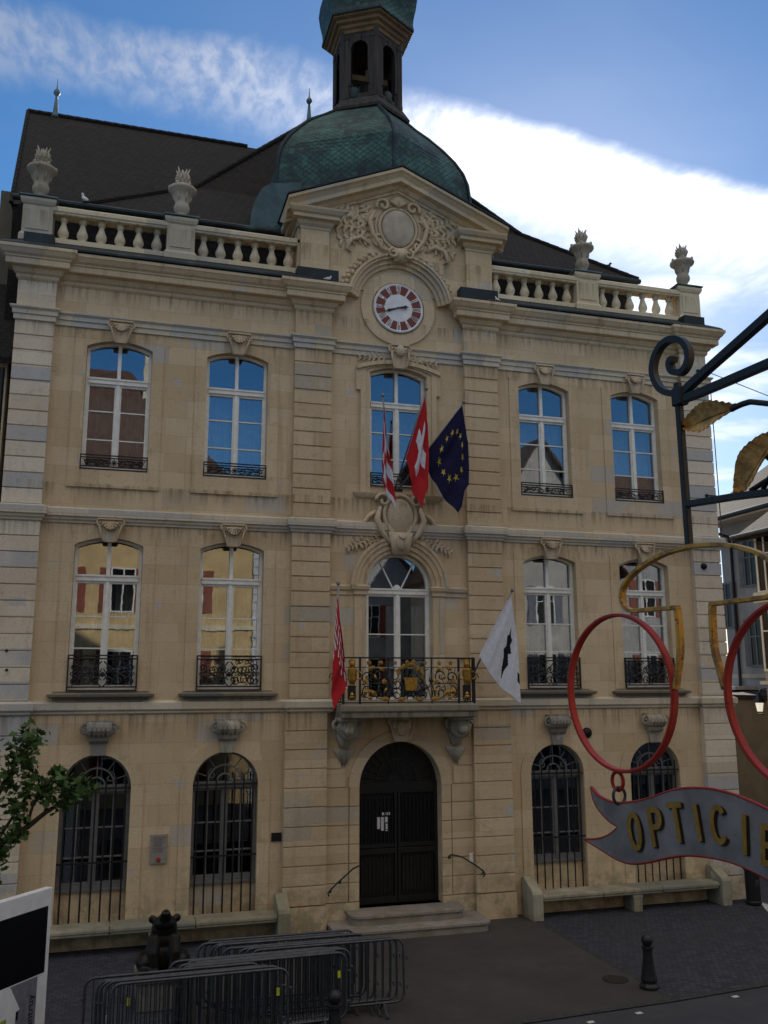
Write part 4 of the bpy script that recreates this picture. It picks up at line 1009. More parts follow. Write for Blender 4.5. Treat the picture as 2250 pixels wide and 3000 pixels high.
# open hexagonal lantern
tx, ty = 0, 3.0
tower = part('bell_tower', MB().lathe([(1.30, 22.02), (1.32, 22.10), (1.12, 22.42), (1.08, 22.46), (1.04, 22.46)], (tx, ty, 0), 6, -PI/2), 'greywood', hall)
rr = 1.04; fw = rr   # hexagon: side equals radius
for k in range(6):
    a = -PI/2+k*PI/3+PI/6; ap = rr*cos(PI/6)
    mb = MB(); wall_column(mb, -fw/2, fw/2, 22.44, 24.72, [(0, .26, 22.62, 24.05, .30)], .14)
    nb = MB(); nb.add([(x, .14-y, z) for x, y, z in mb.v], mb.f); mb.v += nb.v; mb.f += [tuple(i+len(nb.v) for i in f) for f in nb.f]; mb.m += nb.m
    for s in (-1, 1):
        x = s*.42; mb.box(x-.085, x+.085, -.045, .02, 22.5, 24.5); mb.box(x-.11, x+.11, -.06, .02, 22.46, 22.62); mb.box(x-.10, x+.10, -.06, .02, 24.42, 24.55)
    band_around(mb, 0, .262, 22.9, 24.05, .30, .07, -.03, .01); mb.prism([(-.05, 24.33), (.05, 24.33), (.08, 24.50), (-.08, 24.50)], -.05, .01)
    mtx = Matrix.Translation((tx+ap*cos(a), ty+ap*sin(a), 0)) @ Matrix.Rotation(a+PI/2, 4, 'Z'); mb.xform(mtx)
    part('arched_side', mb, 'greywood', tower)
mb = MB()
for k in range(6):
    a = -PI/2+k*PI/3; mb.lathe([(.085, 22.44), (.085, 24.72)], (tx+(rr-.03)*cos(a), ty+(rr-.03)*sin(a), 0), 8)
part('corner_posts', mb, 'greywood', tower)
mb = MB().lathe([(1.02, 24.62), (1.08, 24.64), (1.09, 24.74), (1.16, 24.78), (1.18, 24.86), (1.28, 24.90), (1.30, 24.98), (1.40, 25.02), (1.43, 25.10), (1.43, 25.14), (.5, 25.2)], (tx, ty, 0), 6, -PI/2)
part('tower_cornice', mb, 'brownwood', tower)
mb = MB()
for k in range(6):
    a0, a1 = -PI/2+k*PI/3, -PI/2+(k+1)*PI/3
    for i in range(16):
        t = (i+.5)/16; x = 1.44*(cos(a0)*(1-t)+cos(a1)*t); y = 1.44*(sin(a0)*(1-t)+sin(a1)*t); mb.ball((tx+x, ty+y, 25.1), (.035, .035, .05), 6, 4)
part('drip_edge', mb, 'coppersheet', tower)
on_p = [(1.47, 25.09), (1.47, 25.15), (1.44, 25.30), (1.46, 25.5), (1.53, 25.8), (1.58, 26.15), (1.54, 26.5), (1.40, 26.85), (1.1, 27.2), (.7, 27.55), (.4, 27.95), (.25, 28.4), (.18, 29.0), (.1, 29.4)]
q, V2 = hexshell(on_p, tx, ty, 3)
on = uvmesh('onion_roof', q, 'copper', tower)
mb = MB(); mb.lathe([(.1, 29.3), (.05, 29.6), (.16, 29.75), (.18, 29.88), (.1, 30.0), (.03, 30.1), (.02, 31.2)], (tx, ty, 0), 12); part('roof_finial', mb, 'gold', on)
part('belfry_floor', MB().lathe([(1.0, 22.40), (1.0, 22.50)], (tx, ty, 0), 6, -PI/2), 'greywood', tower); part('belfry_ceiling', MB().lathe([(1.0, 24.58), (1.0, 24.7)], (tx, ty, 0), 6, -PI/2), 'greywood', tower)
# the bell and its small lead pots
bell = thing('bell', 'dark bronze bell hanging inside the open bell tower', 'bell', (tx, ty, 0))
part('bell_body', MB().lathe([(.46, 22.78), (.45, 22.84), (.36, 22.98), (.29, 23.2), (.26, 23.4), (.2, 23.5), (.08, 23.54), (.05, 23.6)], seg=20), 'bronze', bell, smooth=True)
mb = MB(); mb.box(-.62, .62, -.07, .07, 23.58, 23.76); mb.box(-.05, .05, -.05, .05, 23.5, 24.0); part('yoke', mb, 'brownwood', bell)
part('clapper', MB().tube([(0, 0, 23.4), (0, 0, 22.8)], .02, 6).ball((0, 0, 22.76), .07, 8, 6), 'iron', bell)
for k, (dx, dy) in enumerate(((-.55, -.62), (.42, -.70))):
    mb = MB().lathe([(.13, 22.46), (.15, 22.5), (.15, 22.78), (.11, 22.84), (.04, 22.86)], (tx+dx, ty+dy, 0), 12); part('copper_cowl', mb, 'copper', tower, smooth=True)
# ================================================================ flags
def plen(pl):
    d = [0.0]
    for a, b in zip(pl, pl[1:]): d.append(d[-1]+(Vector(b)-Vector(a)).length)
    return d
def at(pl, t):
    d = plen(pl); x = t*d[-1]
    for i in range(len(pl)-1):
        if x <= d[i+1] or i == len(pl)-2:
            f = (x-d[i])/max(1e-9, d[i+1]-d[i]); return Vector(pl[i]).lerp(Vector(pl[i+1]), f)
def flag(name, label, hoist, top, fly, bottom, pole, color, mats_, folds, nu=70, nv=70, group=None):
    """cloth between four edge curves; hoist T->H, top T->U, fly U->B, bottom H->B (all xyz)"""
    root = thing(name, label, 'flag', pole[0], group=group); o = Vector(pole[0])
    T, H, U, Bc = Vector(hoist[0]), Vector(hoist[-1]), Vector(top[-1]), Vector(fly[-1])
    vs = []
    hs = [at(hoist, v/nv) for v in range(nv+1)]; fl = [at(fly, v/nv) for v in range(nv+1)]; tp = [at(top, u/nu) for u in range(nu+1)]; bt = [at(bottom, u/nu) for u in range(nu+1)]
    for side in (0, .006):
        for v in range(nv+1):
            b = v/nv
            for u in range(nu+1):
                a = u/nu
                p = hs[v]*(1-a)+fl[v]*a + tp[u]*(1-b)+bt[u]*b - (T*(1-a)*(1-b)+U*a*(1-b)+H*(1-a)*b+Bc*a*b)
                f = min(1, a*4)*min(1, .2+b*1.5)
                p = p + Vector((0, folds[0]*f*sin(folds[1]*a*2*PI+folds[2]+b*1.3)+.4*folds[0]*f*sin(folds[1]*1.9*a*2*PI+b*2.0)+side, 0))
                vs.append(tuple(p-o))
    fs = []; ms = []; N = (nu+1)*(nv+1)
    for v in range(nv):
        for u in range(nu):
            i = v*(nu+1)+u; f = (i, i+1, i+nu+2, i+nu+1); m = color((u+.5)/nu, (v+.5)/nv)
            fs += [f, tuple(N+k for k in f[::-1])]; ms += [m, m]
    for u in range(nu):
        for r in (0, nv): i = r*(nu+1)+u; fs.append((i, i+1, N+i+1, N+i)); ms.append(0)
    for v in range(nv):
        for c in (0, nu): i = v*(nu+1)+c; fs.append((i, i+nu+1, N+i+nu+1, N+i)); ms.append(0)
    me = bpy.data.meshes.new('flag_cloth'); me.from_pydata(vs, [], fs); me.polygons.foreach_set('material_index', ms); me.polygons.foreach_set('use_smooth', [True]*len(fs))
    for m in mats_: me.materials.append(M[m])
    link('flag_cloth', me, root)
    p0, p1 = Vector(pole[0])-o, Vector(pole[1])-o
    mb = MB().tube([p0, p1], .021, 8); mb.ball(p1, (.045, .045, .05), 8, 6); part('flag_pole', mb, 'pole', root, smooth=True)
    return root
def swiss(a, b):
    x, z = (a-.5)/1.0, (b-.5)/1.0
    return 1 if (abs(x) < .10 and abs(z) < .32) or (abs(z) < .10 and abs(x) < .32) else 0
STARS = [(.5+.30*sin(2*PI*k/12), .5-.30*cos(2*PI*k/12)) for k in range(12)]
def europe(a, b):
    for sx_, sz_ in STARS:
        dx, dz = a-sx_, b-sz_; r = math.hypot(dx, dz)
        if r < .062:
            th = (math.atan2(dx, -dz)) % (2*PI/5); th = abs(th-PI/5)
            if r*cos(PI/5-th)*1.0 < .024+.0*th or r < .026 or (r < .058 and th > PI/5-.32*(1-r/.06)): return 1
    return 0
def striped(a, b):
    if a < .42: return 1 if (.18 < b < .86 and abs(a-.26+.1*sin(b*9)) < .09) else 0
    return (int(b*4.4)+(1 if a > .6 else 0)) % 2
def civic(a, b):
    n = sin(a*37+b*19)+sin(a*23-b*31+1.3)
    if .30 < b < .74 and a > .2 and n > .55: return 1
    if .30 < b < .74 and a > .2 and n < -1.35: return 2
    if a < .16 and sin(b*44) > -.2: return 1
    return 0
EMB = [(.50, .18), (.56, .26), (.64, .28), (.60, .36), (.66, .44), (.58, .48), (.62, .60), (.54, .72), (.52, .84), (.48, .72), (.46, .58), (.40, .52), (.46, .44), (.40, .34), (.47, .30)]
def inpoly(x, y, P_):
    c = False
    for i in range(len(P_)):
        (x1, y1), (x2, y2) = P_[i], P_[i-1]
        if (y1 > y) != (y2 > y) and x < (x2-x1)*(y-y1)/(y2-y1)+x1: c = not c
    return c
def emblem(a, b): return 1 if inpoly((a-.06)*1.0, b*.9+.02, EMB) else (1 if (a > .93 and .60 < b < .74) else 0)
def Y(pts, y): return [(x, y, z) for x, z in pts]
PB = (-.25, -.30, 10.22)
flag('flag', 'dark blue flag with a ring of yellow stars on the rightmost upper pole', [(1.24, -1.2, 12.20), (.46, -.85, 11.08)], [(1.24, -1.2, 12.20), (1.30, -1.2, 11.83), (1.39, -1.2, 11.3)], Y([(1.39, 11.3), (1.40, 10.7), (1.38, 10.25), (1.27, 10.10), (1.20, 9.72), (1.10, 9.56)], -1.15),
     [(.46, -.85, 11.08), (.45, -.9, 10.6), (.78, -1.0, 9.97), (1.10, -1.15, 9.56)], [(-.12, -.30, 10.20), (1.28, -1.22, 12.27)], europe, ['f_blue', 'f_yel'], (.035, 2.6, .4), 130, 130)
flag('flag', 'red flag with a white cross hanging from the middle upper pole', [(.30, -1.2, 12.32), (-.06, -.8, 10.90)], Y([(.30, 12.32), (.35, 12.0), (.395, 11.6)], -1.2), Y([(.395, 11.6), (.41, 11.0), (.39, 10.5), (.38, 10.12), (.30, 9.95), (.22, 9.63)], -1.1),
     [(-.06, -.8, 10.90), (.02, -.85, 10.42), (.09, -.95, 9.95), (.22, -1.1, 9.63)], [(-.20, -.30, 10.20), (.33, -1.22, 12.52)], swiss, ['f_red', 'f_white'], (.05, 1.6, .6), 90, 90)
flag('flag', 'narrow furled red and white flag on the leftmost upper pole', [(-.70, -1.15, 12.05), (-.66, -.8, 10.75)], Y([(-.70, 12.05), (-.66, 11.6), (-.60, 11.15)], -1.15), Y([(-.60, 11.15), (-.50, 10.6), (-.46, 10.15), (-.41, 9.85), (-.42, 9.58)], -1.05),
     [(-.66, -.8, 10.75), (-.66, -.85, 10.25), (-.55, -.95, 9.92), (-.42, -1.05, 9.58)], [(-.30, -.30, 10.20), (-.74, -1.17, 12.28)], striped, ['f_red', 'f_white'], (.06, 1.5, 1.0), 60, 90)
flag('flag', 'red flag with small white figures hanging at the left end of the gilded balcony', Y([(-1.84, 7.62), (-1.87, 6.9), (-1.92, 6.2)], -1.3), Y([(-1.84, 7.62), (-1.80, 7.3), (-1.76, 6.95)], -1.3), Y([(-1.76, 6.95), (-1.68, 6.4), (-1.64, 5.93), (-1.60, 5.54), (-1.72, 5.38), (-1.90, 5.06)], -1.3),
     Y([(-1.92, 6.2), (-1.94, 5.8), (-1.94, 5.4), (-1.90, 5.06)], -1.3), [(-1.70, -.95, 5.3), (-1.82, -1.32, 7.80)], civic, ['f_red', 'f_white', 'f_black'], (.04, 1.4, .2), 60, 110)
flag('flag', 'white flag with a tall black emblem at the right end of the gilded balcony', [(2.28, -1.4, 7.66), (1.57, -1.1, 6.24)], Y([(2.28, 7.66), (2.34, 7.26), (2.40, 6.82)], -1.4), Y([(2.40, 6.82), (2.45, 6.3), (2.46, 5.78), (2.48, 5.15)], -1.35),
     [(1.57, -1.1, 6.24), (1.78, -1.15, 5.87), (2.09, -1.25, 5.47), (2.48, -1.35, 5.15)], [(1.50, -.82, 5.75), (2.31, -1.42, 7.74)], emblem, ['f_white', 'f_black'], (.035, 1.7, 1.0), 90, 110)
mb = MB(); mb.box(-.36, .0, -.33, -.28, 10.17, 10.24); mb.tube([(-.2, -.3, 10.2), (-.2, -.06, 10.2)], .03, 6); part('flag_bracket', mb, 'iron', hall)

# ================================================================ stone benches
def bench(name, label, x0, x1, posts, feet):
    b = thing(name, label, 'bench', ((x0+x1)/2, -.3, .3), group='stone benches along the facade'); o = Vector(((x0+x1)/2, -.3, .3))
    mb = MB(); n = 3; L = (x1-x0)/n
    for i in range(n): mb.mould([(0, .675), (.03, .69), (.03, .73), (.05, .745), (.05, .79), (.03, .825)], x0+i*L+.006+.05, x0+(i+1)*L-.006-.05, -.53); mb.box(x0+i*L+.006, x0+(i+1)*L-.006, -.535, -.03, .68, .826)
    part('seat', mb.xform(Matrix.Translation(-o)), 'bench', b)
    for x in posts:
        prof = [(-.66, .26), (-.66, .86), (-.62, .93), (-.30, 1.10), (-.20, 1.16), (-.08, 1.17), (-.03, 1.10), (-.03, .26)]
        mb = MB(); mb.add([(x-.13, y, z) for y, z in prof]+[(x+.13, y, z) for y, z in prof], [tuple(range(8)), tuple(range(15, 7, -1))]+[(i, 8+i, 8+(i+1) % 8, (i+1) % 8) for i in range(8)])
        part('end_post', mb.xform(Matrix.Translation(-o)), 'bench', b, bevel=.02)
    for x in feet:
        mb = MB(); mb.box(x-.11, x+.11, -.55, -.1, .26, .66); mb.box(x-.13, x+.13, -.56, -.09, .60, .672); part('foot', mb.xform(Matrix.Translation(-o)), 'bench', b)
bench('stone_bench', 'mossy stone bench under the left barred windows, partly behind the bear statue', -8.0, -2.90, (-8.12, -2.77), (-5.4,))
bench('stone_bench', 'long mossy stone bench under the right barred windows, open underneath', 3.22, 7.98, (3.08, 8.12), (5.72,))

# ================================================================ crowd-control barriers
BL, BH = 2.55, 1.13
def barrier_proto():
    b = thing('crowd_barrier', '', 'barrier', (0, 0, 0), group='steel crowd barriers stacked on the square')
    r = .14; pts = [(-BL/2, 0, .16)]
    def corner(cx, cz, a0): return [(cx+r*cos(R(a0-q*22.5)), 0, cz+r*sin(R(a0-q*22.5))) for q in range(5)]
    ring_ = corner(-BL/2+r, BH-r, 180) + corner(BL/2-r, BH-r, 90) + corner(BL/2-r, .17+r, 0) + corner(-BL/2+r, .17+r, 270)
    part('tube_frame', MB().tube(ring_, .021, 8, closed=True), 'galv', b, smooth=True)
    mb = MB(); n = 19
    for i in range(n): x = -BL/2+.12+(BL-.24)*i/(n-1); mb.tube([(x, 0, .17), (x, 0, BH)], .0085, 5)
    part('bars', mb, 'galv', b)
    for x in (-BL/2+.35, BL/2-.35): part('foot', MB().tube([(x, -.26, .012), (x, -.22, .03), (x, 0, .17), (x, .22, .03), (x, .26, .012)], .02, 6), 'galv', b)
    mb = MB(); mb.tube([(BL/2, 0, .86), (BL/2+.05, 0, .86), (BL/2+.06, 0, .80)], .012, 5); mb.tube([(BL/2, 0, .42), (BL/2+.05, 0, .42), (BL/2+.06, 0, .36)], .012, 5)
    for z in (.86, .42): mb.tube([(-BL/2-.035+.035*cos(2*PI*q/10), .035*sin(2*PI*q/10), z) for q in range(10)], .009, 5, closed=True)
    part('hook', mb, 'galv', b)
    return b
bar0 = barrier_proto(); first = True
ZG = .30
STK = []
def put_barrier(x0, y, label, rz=0.0, sticker=None):
    global first
    o = bar0 if first else copy_tree(bar0); first = False
    o.location = (x0+BL/2, y, ZG); o.rotation_euler = (R(random.uniform(-2.5, 2.5)), 0, rz); o['label'] = label
    if sticker: STK.append((o, sticker))
M['sticker_y'] = flat('yellow_sticker', (.45, .50, .03), .5)
sA = [(-6.25, -6.22, (1.12, .82, 'sticker_y')), (-6.33, -6.10, (-.95, .85, 'sticker_y')), (-6.45, -5.98, (-1.13, .62, 'white')), (-6.62, -5.86, None), (-6.40, -6.04, None)]
nA = ['nearest steel barrier of the foremost stack, whole front frame visible', 'second steel barrier in the foremost stack', 'third steel barrier in the foremost stack, white tag at its left end', 'rearmost steel barrier of the foremost stack, reaching farthest left', 'steel barrier wedged tight behind the second one of the foremost stack']
for (x, y, st), l in zip(sA, nA): put_barrier(x, y, l, R(.8), st)
sB = [(-5.22, -5.70, (1.15, .82, 'sticker_y')), (-5.30, -5.60, None), (-5.12, -5.50, None), (-5.40, -5.40, None), (-5.26, -5.65, None), (-5.18, -5.45, None)]
nB = ['front steel barrier of the middle stack with a yellow sticker at its right end', 'steel barrier just behind the front one of the middle stack', 'third steel barrier from the front of the middle stack', 'rearmost steel barrier of the middle stack', 'steel barrier wedged between the first two of the middle stack', 'steel barrier wedged before the rearmost one of the middle stack']
for (x, y, st), l in zip(sB, nB): put_barrier(x, y, l, R(1.2), st)
sC = [(-4.12, -5.20), (-4.20, -5.05), (-4.55, -4.90), (-4.65, -4.74), (-4.90, -4.58), (-4.78, -4.40), (-4.30, -4.98), (-4.70, -4.66)]
nC = ['front steel barrier of the rear stack, its rounded right end nearest the open paving', 'second steel barrier of the rear stack, just behind its front one', 'third steel barrier of the rear stack counted from the front', 'fourth steel barrier of the rear stack counted from the front', 'fifth steel barrier of the rear stack, farthest to the left of that stack', 'rearmost steel barrier of the rear stack, nearest the entrance steps', 'steel barrier wedged between the second and third of the rear stack', 'steel barrier wedged between the fourth and fifth of the rear stack']
for (x, y), l in zip(sC, nC): put_barrier(x, y, l, R(-.6))

for o, (x, z, m) in STK: part('sticker', MB().box(x-.022, x+.022, -.030, -.012, z-.05, z+.05), m, o)
# ================================================================ bear statue on its plinth
bear = thing('bear_statue', 'dark bronze seated bear statue with raised muzzle on a low plinth', 'statue', (-5.40, -3.60, .30))
part('plinth', MB().box(-.42, .42, -.42, .42, 0, .44).box(-.46, .46, -.46, .46, .44, .52), 'plinth', bear, bevel=.02)
def fused(name, blobs, tubes, voxel, m, parent, loc=(0, 0, 0), smooth=6):
    mb = MB()
    for c, r in blobs: mb.ball(c, r, 18, 12)
    for pts, rr_ in tubes: mb.tube(pts, rr_, 12)
    o = part(name, mb, m, parent, loc)
    r_ = o.modifiers.new('fuse', 'REMESH'); r_.mode = 'VOXEL'; r_.voxel_size = voxel; r_.use_smooth_shade = True
    s_ = o.modifiers.new('soften', 'SMOOTH'); s_.factor = .5; s_.iterations = smooth
    return o
bl = [((0, .04, .28), (.26, .25, .28)), ((0, .0, .50), (.215, .19, .24)), ((0, -.04, .68), (.19, .16, .16)), ((0, -.11, .79), (.165, .16, .12)),
      ((-.24, -.02, .16), (.15, .22, .17)), ((.24, -.02, .16), (.15, .22, .17)), ((-.27, -.24, .06), (.09, .14, .065)), ((.27, -.24, .06), (.09, .14, .065)),
      ((-.175, -.02, .83), (.062, .035, .07)), ((.175, -.02, .83), (.062, .035, .07)), ((-.12, -.27, .045), (.07, .10, .05)), ((.12, -.27, .045), (.07, .10, .05)), ((0, .28, .2), (.06, .06, .06))]
tb = [([(-.14, -.08, .56), (-.15, -.19, .32), (-.12, -.23, .05)], [.10, .08, .065]), ([(.14, -.08, .56), (.15, -.19, .32), (.12, -.23, .05)], [.10, .08, .065]), ([(0, -.12, .82), (0, -.24, .93), (0, -.31, 1.01)], [.12, .08, .055])]
bd = fused('bear_body', bl, tb, .016, 'bronze', bear, (0, 0, .52), 4); bd.scale = (1.18, 1.1, 1.0)
mb = MB()
for s in (-1, 1): mb.ball((s*.075, -.225, .905), (.016, .014, .016), 8, 6)
mb.ball((0, -.36, 1.035), (.026, .018, .02), 8, 6); part('eyes_and_nose', mb, 'black', bd)
# ================================================================ bollards, bin
def bollard(label, x, y, sc=1.0, name='bollard'):
    b = thing(name, label, 'bollard', (x, y, ZG), group='black cast iron bollards')
    prof = [(.17, 0), (.17, .05), (.135, .10), (.145, .16), (.13, .22), (.10, .40), (.085, .58), (.085, .64), (.105, .66), (.105, .70), (.06, .72)]
    part('shaft', MB().lathe([(r*sc, z*sc) for r, z in prof], seg=10), 'iron', b, smooth=False)
    part('ball_top', MB().ball((0, 0, .80*sc), .105*sc, 14, 10), 'iron', b, smooth=True); return b
bollard('black iron bollard with a ball top standing alone on the dark paving', 2.95, -5.35)
bollard('black iron bollard at the bottom edge in front of the steel barriers', -3.08, -6.62, 1.0)
bn = thing('litter_bin', 'dark cylindrical litter bin at the right corner of the town hall', 'bin', (8.78, -.75, ZG))
part('bin_body', MB().lathe([(.17, 0), (.19, .03), (.19, .08), (.17, .1), (.175, .78), (.2, .8), (.2, .86), (.17, .9), (.08, .97)], seg=18), 'iron', bn, smooth=False)
part('lock_plate', MB().box(-.05, .05, -.19, -.17, .45, .6), 'galv', bn)
mb = MB().lathe([(.24, 0), (.24, .008), (.2, .012)], (2.62, -4.75, ZG+.002), 16); tag(part('manhole_cover', mb, 'iron', None), 'small round iron cover in the paving behind the lone bollard', 'manhole cover')

# ================================================================ information panel at the lower left
ip = thing('information_panel', 'white town information panel with a blank black screen at the lower left', 'information panel', (-7.17, -5.23, ZG), math.atan2(.79, .615))
# local x runs from the far edge towards the viewer (negative), y into the panel
part('casing', MB().box(-1.35, 0, 0, .13, 0, 2.30), M['white'], ip, bevel=.012)
part('screen', MB().box(-1.27, -.085, -.006, .01, 1.12, 2.05), 'screen', ip)
part('grey_field', MB().box(-.78, -.22, -.005, .01, .05, 1.10), flat('grey_print', (.17, .17, .20), .6), ip)
part('white_leaflet_shape', MB().prism([(-1.3, .05), (-.62, .05), (-.62, .72), (-.55, .76), (-.76, 1.10), (-1.3, 1.10)], -.009, -.004), 'white', ip)
part('green_mark', MB().box(-.90, -.80, -.012, -.008, .58, .70), 'green', ip); part('dark_mark', MB().box(-.62, -.575, -.012, -.004, .62, .74), 'black', ip)
def text(name, s, size, m, parent, loc, rot, ext=.002, sx=1.0, align='LEFT'):
    c = bpy.data.curves.new(name, 'FONT'); c.body = s; c.size = size; c.extrude = ext; c.align_x = align; c.materials.append(M[m])
    o = bpy.data.objects.new(name, c); COL.objects.link(o); 
    bpy.context.view_layer.update(); me = bpy.data.meshes.new_from_object(o); bpy.data.objects.remove(o)
    o = link(name, me, parent); return o
tx_ = text('panel_lettering', 'de Porrentruy', .17, 'black', ip, (-.30, -.009, -.06), (0, 0, 0))
tx_.matrix_local = Matrix.Translation((-.28, -.009, -.10)) @ Matrix(((0, -1, 0, 0), (0, 0, -1, 0), (1, 0, 0, 0), (0, 0, 0, 1)))
# ================================================================ optician's hanging sign (local x runs along the sign, away from the far end)
SG = (-4.8248, -17.9548, 0.0); SRZ = math.atan2(-.98481, .17365)
br_ = thing('sign_bracket', 'black wrought iron sign bracket with scroll and golden leaves', 'sign bracket', SG, SRZ)
gl_ = thing('eyeglasses_sign', 'large red and gold eyeglasses hung as an optician sign', 'sign', SG, SRZ)
bn_ = thing('sign_banner', 'grey wavy banner reading OPTICIEN in gold letters, red edged, below the eyeglasses', 'sign', SG, SRZ)
def X(pts, y=0.0): return [(a, y, b) for a, b in pts]
mb = MB()
def flatbar(mb, pts, hw, hd):
    """rectangular bar following xz points: hw in plane, hd out of plane"""
    n = len(pts); vs = []; fs = []
    for i in range(n):
        a, b = pts[max(i-1, 0)], pts[min(i+1, n-1)]; dx, dz = b[0]-a[0], b[1]-a[1]; l = math.hypot(dx, dz) or 1; nx, nz = -dz/l, dx/l; x, z = pts[i]
        vs += [(x+nx*hw, -hd, z+nz*hw), (x-nx*hw, -hd, z-nz*hw), (x-nx*hw, hd, z-nz*hw), (x+nx*hw, hd, z+nz*hw)]
    for i in range(n-1):
        for k in range(4): l = (k+1) % 4; fs.append((4*i+k, 4*i+l, 4*i+4+l, 4*i+4+k))
    fs += [(0, 3, 2, 1), (4*n-4, 4*n-3, 4*n-2, 4*n-1)]; mb.add(vs, fs)
flatbar(mb, [(.318, 6.56), (.320, 6.30), (.322, 6.05)], .0095, .010)
part('post', mb, 'iron', br_, bevel=.003)
sc = [(.318, 6.522), (.300, 6.530), (.273, 6.542), (.243, 6.567), (.224, 6.605), (.220, 6.638), (.233, 6.672), (.258, 6.697), (.288, 6.706), (.320, 6.701), (.347, 6.685), (.368, 6.657), (.373, 6.626), (.363, 6.602), (.343, 6.588), (.321, 6.591), (.300, 6.605), (.293, 6.627), (.301, 6.640), (.316, 6.636)]
def smoothline(pts, n=4):
    out = []
    for i in range(len(pts)-1):
        p0, p1, p2, p3 = pts[max(i-1, 0)], pts[i], pts[i+1], pts[min(i+2, len(pts)-1)]
        for k in range(n):
            t = k/n; out.append(tuple(.5*((2*p1[j])+(-p0[j]+p2[j])*t+(2*p0[j]-5*p1[j]+4*p2[j]-p3[j])*t*t+(-p0[j]+3*p1[j]-3*p2[j]+p3[j])*t**3) for j in range(len(p1))))
    return out+[pts[-1]]
mb = MB(); flatbar(mb, smoothline(sc), .0095, .012); part('scroll', mb, 'iron', br_, bevel=.003)
for pts in ([(.325, 6.515), (.36, 6.532), (.445, 6.565), (.659, 6.642), (3.06, 7.50)], [(.325, 6.502), (.40, 6.502), (.492, 6.505), (.646, 6.511), (3.06, 6.60)], [(.322, 6.180), (.42, 6.174), (.496, 6.170), (.613, 6.160), (3.06, 6.02)]):
    mb = MB(); flatbar(mb, pts, .0125 if pts[0][1] > 6.4 else .0095, .011); part('arm', mb, 'iron', br_, bevel=.002)
mb = MB(); mb.box(.302, .345, -.016, .016, 6.485, 6.543); part('collar', mb, 'iron', br_, bevel=.005)
mb = MB(); mb.tube(X(smoothline([(.515, 6.420), (.535, 6.423), (.567, 6.424), (.599, 6.417), (.70, 6.37), (.85, 6.25), (.95, 6.165)])), .0085, 8); part('leaf_stem', mb, 'iron', br_, smooth=True)
mb = MB(); mb.tube(X([(.70, 6.168), (.66, 6.22), (.62, 6.26)]), .008, 6); mb.tube(X([(.56, 6.176), (.62, 6.195), (.70, 6.235), (.75, 6.30)]), .008, 6); mb.tube(X([(.60, 6.172), (.63, 6.205), (.68, 6.22)]), .007, 6); part('leaf_stem', mb, 'iron', br_, smooth=True)
def gold_leaf(outline, mid, name):
    """thin beaten leaf with a raised midrib, toothed edge"""
    rg = random.Random(len(outline)); n = len(outline); vs = []; fs = []
    ed = []
    for i in range(n):
        a, b = outline[i], outline[(i+1) % n]
        for k in range(4):
            t = k/4; j = (.0025 if k % 2 else -.0025); ed.append((a[0]+(b[0]-a[0])*t+j*rg.random(), a[1]+(b[1]-a[1])*t+j))
    m = len(ed); cx = sum(p[0] for p in ed)/m; cz = sum(p[1] for p in ed)/m
    for side in (-1, 1):
        for f, dy in ((1, 0), (.72, .010), (.4, .017), (.08, .022)):
            for p in ed:
                # shrink towards the midrib line
                (ax, az), (bx, bz) = mid; dx, dz = bx-ax, bz-az; L2 = dx*dx+dz*dz; t = max(0, min(1, ((p[0]-ax)*dx+(p[1]-az)*dz)/L2)); qx, qz = ax+dx*t, az+dz*t
                vs.append((qx+(p[0]-qx)*f, side*.0025+dy-.01*sin(t*PI)+.004*sin(30*p[0]+20*p[1])*f, qz+(p[1]-qz)*f))
        o = len(vs)-4*m
        for r in range(3):
            for i in range(m): j = (i+1) % m; fs.append((o+r*m+i, o+r*m+j, o+(r+1)*m+j, o+(r+1)*m+i))
        fs.append(tuple(o+3*m+i for i in range(m)))
    for i in range(m): j = (i+1) % m; fs.append((i, j, 4*m+j, 4*m+i))
    part('gold_leaf', MB().add(vs, fs), 'goldleaf', br_, smooth=False)
gold_leaf([(.322, 6.416), (.343, 6.445), (.382, 6.461), (.418, 6.467), (.464, 6.460), (.503, 6.443), (.542, 6.427), (.514, 6.413), (.476, 6.401), (.429, 6.388), (.393, 6.385), (.347, 6.401)], ((.325, 6.415), (.54, 6.426)), 'a')
gold_leaf([(.497, 6.180), (.503, 6.219), (.520, 6.258), (.539, 6.283), (.569, 6.302), (.605, 6.320), (.650, 6.328), (.672, 6.315), (.650, 6.285), (.622, 6.250), (.607, 6.234), (.572, 6.200), (.539, 6.182)], ((.515, 6.185), (.66, 6.32)), 'b')
# eyeglasses
def lens(cx, cz):
    n = 72; A = [(cx+(.239)*cos(2*PI*i/n), cz+.239*sin(2*PI*i/n)) for i in range(n)]; B = [(cx+.250*cos(2*PI*i/n), cz+.250*sin(2*PI*i/n)) for i in range(n)]
    part('lens_ring', MB().strip(A, B, -.0125, .0125, close=True), 'red', gl_, bevel=.003)
lens(-.020, 5.629); lens(.672, 5.629)
mid_ = .326
lp = [(.232, 5.640), (.245, 5.690), (.259, 5.745), (.262, 5.800), (.258, 5.878)]
lp2 = [(.258, 5.878), (.156, 5.880), (.066, 5.881), (.036, 5.893), (.020, 5.921), (.028, 5.958), (.068, 5.993), (.137, 6.023), (.226, 6.045), (.326, 6.053)]
mir = lambda P_: [(2*mid_-a, b) for a, b in P_]
mb = MB(); flatbar(mb, smoothline(lp), .007, .0105); flatbar(mb, mir(smoothline(lp)), .007, .0105); part('nose_pad', mb, 'oldgold', gl_, bevel=.002)
q_ = [(.262, 5.879)] + smoothline(lp2[:3])[1:] + smoothline(lp2[2:])[1:]
